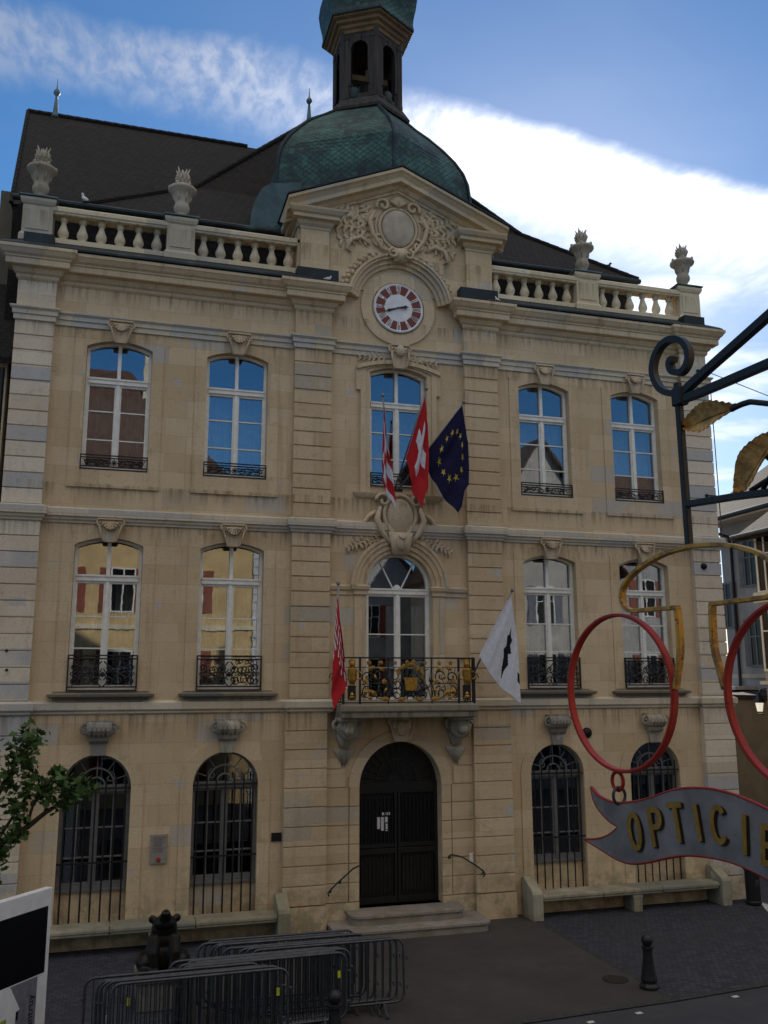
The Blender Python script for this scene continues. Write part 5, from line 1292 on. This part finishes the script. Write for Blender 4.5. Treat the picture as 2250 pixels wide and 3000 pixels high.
mb = MB(); flatbar(mb, q_ + mir(q_)[::-1][1:], .0065, .011); part('bridge', mb, 'oldgold', gl_, bevel=.002)
mb = MB()
for c in (-.046, .700): mb.tube([(c+.026*cos(2*PI*i/20), .0, 5.352+.028*sin(2*PI*i/20)) for i in range(20)], .006, 6, closed=True)
part('hanging_loop', mb, 'red', gl_, smooth=True)
# banner
bt = [(-.175, 5.322), (-.142, 5.299), (-.09, 5.287), (-.043, 5.286), (.033, 5.299), (.106, 5.319), (.176, 5.343), (.243, 5.359), (.307, 5.366), (.361, 5.367), (.425, 5.361), (.484, 5.349), (.54, 5.334), (.60, 5.314), (.66, 5.300), (.72, 5.296), (.78, 5.305), (.84, 5.325)]
bb = [(-.222, 5.151), (-.14, 5.132), (-.078, 5.117), (-.025, 5.111), (.027, 5.117), (.092, 5.134), (.162, 5.156), (.228, 5.173), (.291, 5.181), (.352, 5.184), (.409, 5.182), (.468, 5.173), (.53, 5.158), (.60, 5.136), (.66, 5.122), (.72, 5.118), (.80, 5.130), (.87, 5.155)]
nl = [(-.175, 5.322), (-.164, 5.281), (-.133, 5.249), (-.094, 5.226), (-.05, 5.213), (-.097, 5.183), (-.155, 5.162), (-.222, 5.151)]
nr = [(.84, 5.325), (.81, 5.27), (.75, 5.225), (.80, 5.19), (.87, 5.155)]
T_ = smoothline(bt); B_ = smoothline(bb); outline = T_ + smoothline(nr)[1:] + B_[::-1][1:] + (smoothline(nl[:5])+smoothline(nl[4:])[1:])[::-1][1:-1]
part('banner_plate', MB().prism(outline, -.006, .006), 'bannergrey', bn_)
mb = MB(); mb.tube(X(outline), .0042, 6, closed=True, flat=1.8); part('red_rim', mb, 'red', bn_, smooth=True)
mb = MB(); mb.tube([(-.042, -.024*cos(2*PI*i/18), 5.308+.026*sin(2*PI*i/18)) for i in range(18)], .005, 6, closed=True); mb.tube([(.696, -.024*cos(2*PI*i/18), 5.312+.026*sin(2*PI*i/18)) for i in range(18)], .005, 6, closed=True); part('ring', mb, 'galv', bn_, smooth=True)
# hand-painted letters: gold with a black shade edge
def sgn(mb, pts, wd, y): flat_ = pts; MBs = mb; n = len(pts); vs = []; fs = []; 
def letter(ch, cx, cz, h, wid, tilt, parent):
    wd = h*.072; hw = wid/2-wd; hh = h/2-wd*.9
    if ch == 'O': st = [[(hw*cos(a), hh*(sin(a))) for a in [2*PI*i/28 for i in range(29)]]]; st = [[(x*(1.0), z) for x, z in st[0]]]
    elif ch == 'P': st = [[(-hw, -h/2), (-hw, h/2)], [(-hw, hh)] + [(hw*.1+hw*.9*sin(R(q)), hh*.5+hh*.5*cos(R(q))) for q in range(0, 181, 15)] + [(-hw, 0)]]
    elif ch == 'T': st = [[(0, -h/2), (0, h/2)], [(-wid/2, hh), (wid/2, hh)]]
    elif ch == 'I': st = [[(0, -h/2), (0, h/2)]]
    elif ch == 'C': st = [[(hw*cos(R(a)), hh*sin(R(a))) for a in range(42, 319, 12)]]
    elif ch == 'E': st = [[(-hw, -h/2), (-hw, h/2)], [(-hw, hh), (hw+wd, hh)], [(-hw, 0), (hw*.7, 0)], [(-hw, -hh), (hw+wd, -hh)]]
    else: st = [[(-hw, -h/2), (-hw, h/2)], [(-hw, h/2), (hw, -h/2)], [(hw, -h/2), (hw, h/2)]]
    c_, s_ = cos(tilt), sin(tilt)
    for nm, m, dx, dz, y in (('letter_shade', 'black', .0060, -.003, -.0085), ('letter', 'lettergold', 0, 0, -.0115)):
        mb = MB()
        for k, ln in enumerate(st):
            P_ = [(cx+dx+x*c_-z*s_, cz+dz+x*s_+z*c_) for x, z in ln]
            g = MB(); flatbar(g, P_, wd, .0012); g.v = [(a, b+y-.0003*k, d) for a, b, d in g.v]; mb.add(g.v, g.f)
        part(nm, mb, m, parent)
for ch, cx, cz, h, wd, tl in (('O', .033, 5.212, .112, .062, 8), ('P', .128, 5.238, .112, .058, 9), ('T', .214, 5.262, .110, .058, 9), ('I', .294, 5.273, .100, .03, 8), ('C', .372, 5.277, .104, .062, 3), ('I', .459, 5.264, .102, .03, -3), ('E', .536, 5.247, .104, .050, -5), ('N', .625, 5.222, .104, .056, -6)):
    letter(ch, cx, cz, h, wd, R(tl), bn_)
# ================================================================ tree at the left
tree = thing('maple_tree', 'leafy maple branch reaching in from a tree at the left edge', 'tree', (-9.0, -9.2, .3)); to = Vector((-9.0, -9.2, .3))
yT = -9.5
limbs = [([(-9.0, -9.2, .25), (-9.0, -9.2, 2.0), (-8.9, -9.25, 3.0), (-8.75, -9.3, 3.9)], [.2, .17, .15, .12]),
         ([(-8.9, -9.25, 3.0), (-8.3, -9.4, 3.4), (-7.75, yT, 3.80), (-7.45, yT, 3.98), (-7.25, yT, 4.10), (-7.05, yT, 4.26), (-6.85, yT, 4.36), (-6.62, yT, 4.47)], [.09, .075, .055, .04, .03, .024, .016, .008]),
         ([(-8.75, -9.3, 3.9), (-8.1, -9.4, 4.1), (-7.72, yT, 4.32), (-7.58, yT, 4.47), (-7.50, yT, 4.64), (-7.36, yT, 4.88), (-7.26, yT, 5.08)], [.08, .055, .04, .032, .022, .014, .007]),
         ([(-8.75, -9.3, 3.9), (-8.7, -9.2, 5.0), (-8.4, -9.1, 6.2)], [.1, .08, .03]), ([(-8.8, -9.3, 3.6), (-9.6, -9.4, 4.6), (-10.2, -9.6, 5.6)], [.09, .06, .02]),
         ([(-7.25, yT, 4.10), (-7.20, yT-.1, 4.35), (-7.05, yT-.1, 4.58), (-6.98, yT-.1, 4.66)], [.02, .014, .01, .005]), ([(-7.6, yT, 3.9), (-7.42, yT+.1, 4.2), (-7.25, yT+.1, 4.5), (-7.2, yT+.1, 4.62)], [.022, .016, .01, .005]),
         ([(-7.7, yT, 3.84), (-7.62, yT-.1, 3.7), (-7.55, yT-.15, 3.5)], [.016, .01, .005]), ([(-7.85, yT, 3.72), (-7.72, yT, 4.0), (-7.66, yT, 4.1)], [.02, .012, .006])]
tr_ = MB().tube([Vector(p)-to for p in limbs[0][0]], limbs[0][1], 10); part('trunk', tr_, 'bark', tree, smooth=True)
mb = MB()
for pts, rr_ in limbs[1:]: mb.tube([Vector(p)-to for p in smoothline([tuple(p) for p in pts], 3)], [at2 for at2 in [rr_[min(i//3, len(rr_)-1)]*(1-(i % 3)/3)+rr_[min(i//3+1, len(rr_)-1)]*((i % 3)/3) for i in range(3*(len(pts)-1)+1)]], 7)
part('branches', mb, 'bark', tree, smooth=True)
rg = random.Random(11); mb = MB()
LEAF = [(0, 0), (.18, -.06), (.42, -.18), (.36, .04), (.62, .10), (.40, .30), (.46, .50), (.22, .52), (0, .95), (-.22, .52), (-.46, .50), (-.40, .30), (-.62, .10), (-.36, .04), (-.42, -.18), (-.18, -.06)]
def leaf(mb, c, s):
    e = Matrix.Translation(c) @ Matrix.Rotation(rg.uniform(0, 2*PI), 4, 'Z') @ Matrix.Rotation(rg.uniform(1.6, 2.9), 4, 'X') @ Matrix.Rotation(rg.uniform(-.6, .6), 4, 'Y')
    vs = [e @ Vector((x*s, z*s, -abs(x)*s*.35)) for x, z in LEAF]; n = len(vs); mb.add([e @ Vector((0, .3*s, 0))]+vs, [(0, 1+i, 1+(i+1) % n) for i in range(n)])
clumps = [((-7.28, yT, 5.02), .15, 36), ((-7.40, yT, 4.82), .15, 34), ((-7.30, yT, 4.72), .10, 14), ((-7.50, yT, 4.60), .13, 22), ((-7.22, yT, 4.50), .17, 42), ((-7.42, yT, 4.30), .16, 34), ((-7.12, yT, 4.42), .12, 22), ((-7.35, yT, 4.10), .12, 16), ((-6.98, yT, 4.52), .15, 34), ((-6.80, yT, 4.42), .16, 40), ((-6.66, yT, 4.46), .12, 22), ((-6.90, yT, 4.30), .10, 16), ((-6.95, yT, 4.64), .07, 10),
          ((-7.60, yT, 3.95), .13, 24), ((-7.40, yT, 3.98), .12, 22), ((-7.62, yT, 3.70), .13, 24), ((-7.52, yT, 3.80), .12, 18), ((-7.70, yT, 4.06), .10, 14), ((-7.58, yT, 3.52), .08, 10), ((-7.72, yT, 4.90), .10, 14), ((-7.75, yT, 5.05), .12, 16), ((-7.80, yT, 3.75), .15, 20)]
for c, r, n in clumps:
    for i in range(int(n*2.0)):
        v = Vector((rg.gauss(0, .5), rg.gauss(0, .9), rg.gauss(0, .5)))*r; leaf(mb, Vector(c)+v-to, rg.uniform(.045, .10))
for k in range(900):
    v = Vector((rg.gauss(0, 1), rg.gauss(0, 1), rg.gauss(0, 1))).normalized()*rg.uniform(.4, 1)**.5
    c = Vector((-9.5, -9.3, 5.9))+Vector((v.x*1.35, v.y*1.6, v.z*1.5))
    if c.x < -8.15: leaf(mb, c-to, rg.uniform(.08, .12))
part('crown', mb, 'leaf', tree)
# ================================================================ ground
g = MB(); g.add([(-400, -400, 0), (400, -400, 0), (400, 700, 0), (-400, 700, 0)], [(0, 1, 2, 3)]); struct('ground', g, 'asphalt').location.z = .285
g = MB(); g.add([(3.02, -6.02, 0), (11.0, -5.15, 0), (30, -3.2, 0), (30, .4, 0), (11.3, .4, 0), (11.3, 30, 0), (9.0, 30, 0), (9.0, .05, 0), (3.02, .05, 0)], [(0, 1, 2, 3, 4, 5, 6, 7, 8)]); struct('pavement', g, 'setts').location.z = .296
g = MB(); g.add([(-5.1, -6.6, 0), (3.0, -6.02, 0), (3.0, .05, 0), (-2.2, .05, 0), (-5.1, -3.0, 0)], [(0, 1, 2, 3, 4)]); struct('path', g, 'path').location.z = .30
g = MB(); g.add([(-30, -6.9, 0), (-5.12, -6.6, 0), (-5.12, -3.0, 0), (-2.22, .05, 0), (-30, .05, 0)], [(0, 1, 2, 3, 4)]); struct('pavement', g, 'setts').location.z = .2963
g = MB()
for a, b in (((-8, -6.78), (3.0, -6.05)), ((3.0, -6.05), (11.0, -5.18)), ((11, -5.18), (30, -3.2))):
    n = Vector((-(b[1]-a[1]), b[0]-a[0])).normalized()*.13
    g.add([(a[0], a[1], 0), (b[0], b[1], 0), (b[0]+n.x, b[1]+n.y, 0), (a[0]+n.x, a[1]+n.y, 0)], [(0, 1, 2, 3)])
g.add([(2.98, -6.0, .001), (3.10, -6.0, .001), (3.10, -.6, .001), (2.98, -.6, .001)], [(0, 1, 2, 3)])
struct('gutter', g, 'gutter').location.z = .3045
for i, (x, y, l) in enumerate(((4.15, -6.12, 'white road stud mark right of the lone bollard, farthest along the road'), (2.13, -6.33, 'white road stud mark straight in front of the lone bollard'), (1.17, -6.46, 'white road stud mark at the bottom edge left of the lone bollard'))):
    m = MB().box(-.06, .06, -.04, .04, 0, .004); o = part('road_marking', m, 'marking', None, (x, y, .2895)); o.rotation_euler.z = R(6); o['kind'] = 'structure'
# ================================================================ houses in the alley to the right
def gable_house(name, label, x0, x1, y0, y1, z0, ze, zr, wallm, roofm, axis='x', over=.35, hip=None):
    h = thing(name, label, 'house', (x0, y0, z0)); o = Vector((x0, y0, z0)); mb = MB()
    mb.box(x0, x1, y0, y1, z0, ze)
    if hip: pass
    elif axis == 'x':
        ym = (y0+y1)/2; mb.add([(x0, y0, ze), (x0, y1, ze), (x0, ym, zr-.1), (x1, y0, ze), (x1, y1, ze), (x1, ym, zr-.1)], [(0, 1, 2), (3, 5, 4)])
    else:
        xm = (x0+x1)/2; mb.add([(x0, y0, ze), (x1, y0, ze), (xm, y0, zr-.1), (x0, y1, ze), (x1, y1, ze), (xm, y1, zr-.1)], [(0, 1, 2), (3, 5, 4)])
    part('wall', mb.xform(Matrix.Translation(-o)), wallm, h)
    mb = MB(); t = .16
    if hip:
        ym = (y0+y1)/2; mb.add([(x0-over, y0-over, ze), (x1+over, y0-over, ze), (x1+over, y1+over, ze), (x0-over, y1+over, ze), (hip[0], ym, zr), (hip[1], ym, zr)], [(0, 3, 2, 1), (0, 1, 5, 4), (1, 2, 5), (2, 3, 4, 5), (3, 0, 4)])
    elif axis == 'x':
        ym = (y0+y1)/2; s = (zr-ze)/(ym-y0); A = [(y0-over, ze-over*s), (ym, zr), (y1+over, ze-over*s), (y1+over, ze-over*s+t), (ym, zr+t), (y0-over, ze-over*s+t)]
        mb.add([(x0-over, y, z) for y, z in A]+[(x1+over, y, z) for y, z in A], [(0, 1, 4, 5), (1, 2, 3, 4), (6, 11, 10, 7), (7, 10, 9, 8)]+[(i, 6+i, 6+(i+1) % 6, (i+1) % 6) for i in range(6)])
    else:
        xm = (x0+x1)/2; s = (zr-ze)/(xm-x0); A = [(x0-over, ze-over*s), (xm, zr), (x1+over, ze-over*s), (x1+over, ze-over*s+t), (xm, zr+t), (x0-over, ze-over*s+t)]
        mb.add([(x, y0-over, z) for x, z in A]+[(x, y1+over, z) for x, z in A], [(0, 1, 4, 5), (1, 2, 3, 4), (6, 11, 10, 7), (7, 10, 9, 8)]+[(i, 6+i, 6+(i+1) % 6, (i+1) % 6) for i in range(6)])
    rf_ = part('roof', mb.xform(Matrix.Translation(-o)), roofm, h)
    return h, o, rf_
def house_window(h, o, p, w_, hgt, face, shutter=None, framem='frame', sw=.45):
    """window on a wall; face = direction the wall looks ('-x' or '+y' or '-y')"""
    mb = MB(); mb.box(-w_/2-.07, w_/2+.07, -.05, .02, -.07, 0); mb.box(-w_/2-.07, w_/2+.07, -.05, .02, hgt, hgt+.07)
    for s in (-1, 1): a, b = sorted((s*w_/2, s*(w_/2+.07))); mb.box(a, b, -.05, .02, 0, hgt)
    mb.box(-.03, .03, -.045, .01, 0, hgt); mb.box(-w_/2, -.03, -.04, .008, hgt*.62, hgt*.62+.04); mb.box(.03, w_/2, -.04, .008, hgt*.62, hgt*.62+.04)
    rz = {'-x': -PI/2, '+y': PI, '-y': 0.0, '+x': PI/2}[face]
    f = part('window', mb, framem, h, Vector(p)-o); f.rotation_euler.z = rz
    part('pane', MB().box(-w_/2, w_/2, -.022, -.012, 0, hgt), 'screen', f)
    if shutter:
        for s in (-1, 1):
            a, b = sorted((s*(w_/2+.08), s*(w_/2+.08+sw))); m = MB(); m.box(a, b, -.06, -.02, -.04, hgt+.04)
            for q in range(10): m.box(a+.04, b-.04, -.072, -.058, hgt*q/10+.04, hgt*q/10+.09)
            part('shutter', m, shutter, f)
    return f
h, o, _ = gable_house('townhouse', 'blue grey townhouse with dark shutters and wide eaves in the alley', 15, 23, 2.6, 7.75, .3, 11.9, 14.6, 'bluegrey', 'tile', 'y', .75)
mb = MB(); mb.box(14.2, 15.0, 2.3, 7.9, 11.30, 11.42); part('eave_boards', mb.xform(Matrix.Translation(-o)), 'greyst', h)
mb = MB(); mb.tube([(14.20, 2.3, 11.45), (14.20, 7.9, 11.45)], .10, 8); part('gutter', mb.xform(Matrix.Translation(-o)), 'iron', h)
mb = MB(); mb.tube([Vector(p)-o for p in ((14.2, 7.6, 11.4), (14.4, 7.5, 11.1), (14.85, 7.1, 10.85), (14.9, 7.05, 10.5), (14.9, 7.08, 5.6), (14.7, 6.9, 5.2), (14.6, 6.6, 4.8), (14.55, 6.35, .3))], .055, 8); part('drainpipe', mb, 'black', h, smooth=True)
for y, z in ((6.15, 9.0), (6.15, 6.2), (4.6, 9.0), (7.62, 7.6), (4.6, 6.2)): house_window(h, o, (15, y, z), .55, 1.55, '-x', 'shutter_grey', 'shutter_grey', sw=.24)
mb = MB(); mb.box(14.94, 15.0, 2.6, 7.75, 5.75, 5.9); part('string_course', mb.xform(Matrix.Translation(-o)), 'greyst', h)
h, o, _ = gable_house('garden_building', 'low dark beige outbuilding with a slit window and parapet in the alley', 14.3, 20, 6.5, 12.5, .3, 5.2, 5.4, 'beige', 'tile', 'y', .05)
mb = MB(); mb.box(14.15, 20, 6.4, 12.6, 5.35, 5.47); part('coping', mb.xform(Matrix.Translation(-o)), 'whitewall', h)
mb = MB(); mb.box(14.27, 14.33, 6.75, 6.9, 2.9, 3.9); part('slit_window', mb.xform(Matrix.Translation(-o)), 'black', h)
h, o, _ = gable_house('bay_house', 'beige house with white framed bay window at the right edge of the photo', 12.0, 19, -2.5, 2.15, .3, 10.1, 12.4, 'greyst', 'tile', 'y', .45)
mb = MB(); mb.tube([(11.5, -2.9, 9.98), (11.5, 2.6, 9.98)], .07, 8); part('gutter', mb.xform(Matrix.Translation(-o)), 'galv', h)
for z in (6.0, 8.3): house_window(h, o, (12.0, 1.75, z), .62, 1.75, '-x'); house_window(h, o, (12.0, .3, z), .62, 1.75, '-x')
for z in (5.55, 7.95, 8.15): mb = MB(); mb.box(11.82, 12.0, -2.5, 2.2, z, z+.1); part('bay_moulding', mb.xform(Matrix.Translation(-o)), 'whitewall', h)
h, o, _ = gable_house('alley_house', 'plain shaded house low behind the wall lantern in the alley', 13.2, 20, 2.2, 6.4, .3, 5.05, 5.3, 'beige', 'tile', 'y', .05)
# sunlit stone ledge at the foot of the outbuilding
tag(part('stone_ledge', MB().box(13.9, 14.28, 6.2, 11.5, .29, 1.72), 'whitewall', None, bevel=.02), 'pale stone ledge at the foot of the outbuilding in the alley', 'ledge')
# lantern
ln = thing('wall_lantern', 'lit white wall lantern on an iron arm in the alley', 'lantern', (12.0, 2.52, 4.72))
part('lantern_glass', MB().lathe([(.075, .04), (.115, .29)], seg=4, a0=PI/4), 'lampglass', ln)
mb = MB().lathe([(.18, .30), (.17, .34), (.09, .46), (.05, .5), (.06, .54), (.02, .6)], seg=4, a0=PI/4); mb.lathe([(.10, -.05), (.10, -.02)], seg=4, a0=PI/4); part('lantern_cap', mb, 'iron', ln)
mb = MB(); mb.tube([(0, 0, .56), (.05, -.05, .68), (.25, -.15, .72), (.40, -.30, .66), (.45, -.38, .3)], .02, 6); mb.tube(spiral(.22, .52, .12, .03, 0, R(420), 14, -.2), .012, 5); part('bracket_arm', mb, 'iron', ln)
# cables and insulators at the right corner
cb = thing('overhead_cable', 'thin overhead cable with hooks from the right corner of the town hall', 'cable', (9.0, 0, 14))
mb = MB()
for z in (14.15, 13.6, 10.6, 9.4): mb.tube([(-.30, -.16, z-14), (.10, -.16, z-14)], .022, 6); mb.ball((-.30, -.16, z-14), (.05, .05, .05), 8, 6)
part('hook', mb, 'iron', cb)
mb = MB(); mb.tube([(.08, -.16, .13), (2.4, -2.2, -1.75), (5.0, -4.5, -3.7), (8, -7, -5.6)], .012, 5); mb.tube([(.1, -.12, -.4), (.12, -.12, -4.6)], .014, 5); mb.tube([(.1, -.16, -4.6), (2, -1.2, -4.85), (8, -4, -5.2)], .01, 5); part('cable', mb, 'iron', cb)
mb = MB()
# ================================================================ neighbour at the left edge
h, o, _ = gable_house('neighbour_house', 'shaded neighbouring house with brown tiled roof at the left edge', -19, -9.15, .45, 9, .3, 13.0, 17.4, 'cream', 'tile', 'x', .30)
mb = MB(); mb.tube([Vector((-9.22, .22, 12.6))-o, Vector((-9.22, .28, .3))-o], .06, 8); part('drainpipe', mb, 'black', h)
mb = MB(); mb.box(-9.98, -9.62, 3.0, 3.6, 15.6, 18.4); part('chimney', mb.xform(Matrix.Translation(-o)), 'beige', h)
# ================================================================ houses across the street (seen in the window glass)
def opposite(name, label, x0, x1, ze, zr, wallm, axis='x', shutter='shutter_red', cols=(), rows=(), y1=-21.0, depth=9, hip=None):
    h, o, _ = gable_house(name, label, x0, x1, y1-depth, y1, .3, ze, zr, wallm, 'redtile', axis, .4, hip)
    for x in cols:
        for z, hh in rows: house_window(h, o, (x, y1, z), .95, hh, '+y', shutter)
    return h, o
h, o = opposite('opposite_house', 'sunlit ochre house with red shutters reflected in the left first floor windows', -13, .35, 12.6, 21.6, 'ochre', 'x', 'shutter_red', (-11.6, -9.0, -6.4, -3.4), ((1.2, 1.9), (5.0, 2.0), (8.8, 1.9)), hip=(-11, -6.6))
mb = MB(); mb.box(-5.9, -5.0, -25.4, -24.6, 16, 22.3); part('chimney', mb.xform(Matrix.Translation(-o)), 'cream', h)
for z in (4.3, 8.0): mb = MB(); mb.box(-13, .35, -21.0, -20.9, z, z+.22); part('string_course', mb.xform(Matrix.Translation(-o)), 'cream', h)
for x in (-12.6, -.1):
    mb = MB()
    for q in range(30): mb.box(x-.42, x+.42, -21.0, -20.92, .3+.41*q, .68+.41*q)
    part('corner_quoins', mb.xform(Matrix.Translation(-o)), 'whitewall', h)
h, o = opposite('opposite_house', 'tall cream house beside the ochre one reflected in the glass', 0.4, 4.6, 11.2, 15.4, 'cream', 'x', 'shutter_grey', (1.5, 3.4), ((1.2, 1.9), (5.0, 2.0), (8.4, 1.8)))
mb = MB(); mb.box(1.2, 2.2, -25, -24, 13, 17.2); part('chimney', mb.xform(Matrix.Translation(-o)), 'redtile', h)
h, o = opposite('opposite_house', 'white gabled house across the street reflected in the right windows', 10.5, 19.5, 11.8, 18.6, 'stonewall', 'y', 'shutter_grey', (12.4, 15.0, 17.6), ((1.2, 2.0), (5.0, 2.0), (8.6, 1.9)), -22)
h, o = opposite('opposite_house', 'grey house at the far right end reflected in the rightmost windows', 19.6, 30, 13.5, 18.0, 'greyst', 'x', 'shutter_red', (21.4, 24, 27), ((5.0, 2.0), (9.2, 1.9)), -22.5)
h, o = opposite('opposite_house', 'cream house left of the ochre one across the street', -26, -13.1, 11.5, 16.8, 'whitewall', 'x', 'shutter_grey', (-24, -20.5, -17, -14.6), ((5.0, 2.0), (8.4, 1.9)), -21.3)
h, o = opposite('opposite_house', 'grey gabled house set back in the gap, reflected in the balcony window', 3.6, 11.5, 12.0, 16.5, 'greyst', 'y', 'shutter_red', (5.5, 8.5), ((1.2, 2.0), (5.0, 2.0), (8.4, 1.9)), -33)
h, o, _ = gable_house('shade_house', 'tall grey house added out of view on the right to shade the houses opposite', 21, 44, .5, 9, .3, 15.5, 20.5, 'greyst', 'tile', 'x', .3)  # unseen house, added so its shadow falls on the facades across the street
ch = thing('church_spire', 'slender dark church spire reflected in the centre upper window', 'church', (8.0, -48, .3))
part('church_tower', MB().box(-2.2, 2.2, -2.2, 2.2, 0, 24), 'cream', ch); part('spire', MB().lathe([(2.9, 23.6), (1.6, 28), (.5, 35), (.05, 40)], seg=8), 'tile', ch)
# ================================================================ birds
def pigeon(label, x, y, z, rz, m='greyst', sc_=1.0):
    b = thing('pigeon', label, 'bird', (x, y, z), rz, group='birds on the roof')
    o = fused('bird_body', [((0, 0, .11), (.055, .11, .055)), ((0, -.10, .19), (.033, .038, .035))], [([(0, -.06, .13), (0, -.095, .18)], [.04, .028]), ([(0, .08, .11), (0, .20, .09)], [.035, .012])], .010, m, b, (0, 0, 0), 3)
    part('beak', MB().tube([(0, -.13, .185), (0, -.165, .178)], [.011, .003], 6), 'black', o)
    b.scale = (sc_, sc_, sc_); part('legs', MB().tube([(-.02, 0, 0), (-.02, 0, .08)], .006, 5).tube([(.02, 0, 0), (.02, 0, .08)], .006, 5), 'black', o)
pigeon('dark pigeon perched on the low end of the right roof edge', 7.02, 1.5, 17.72, R(60), 'bronze')
pigeon('pale bird standing on the gutter of the left roof', -7.75, .93, 17.24, R(-40), 'sheer')
pigeon('pale bird perched on the ledge left of the clock', -1.9, -.38, 15.36, R(80), 'whitewall', .62)
pigeon('pale bird perched on the ledge right of the clock', 2.6, -.38, 15.36, R(-70), 'whitewall', .62)
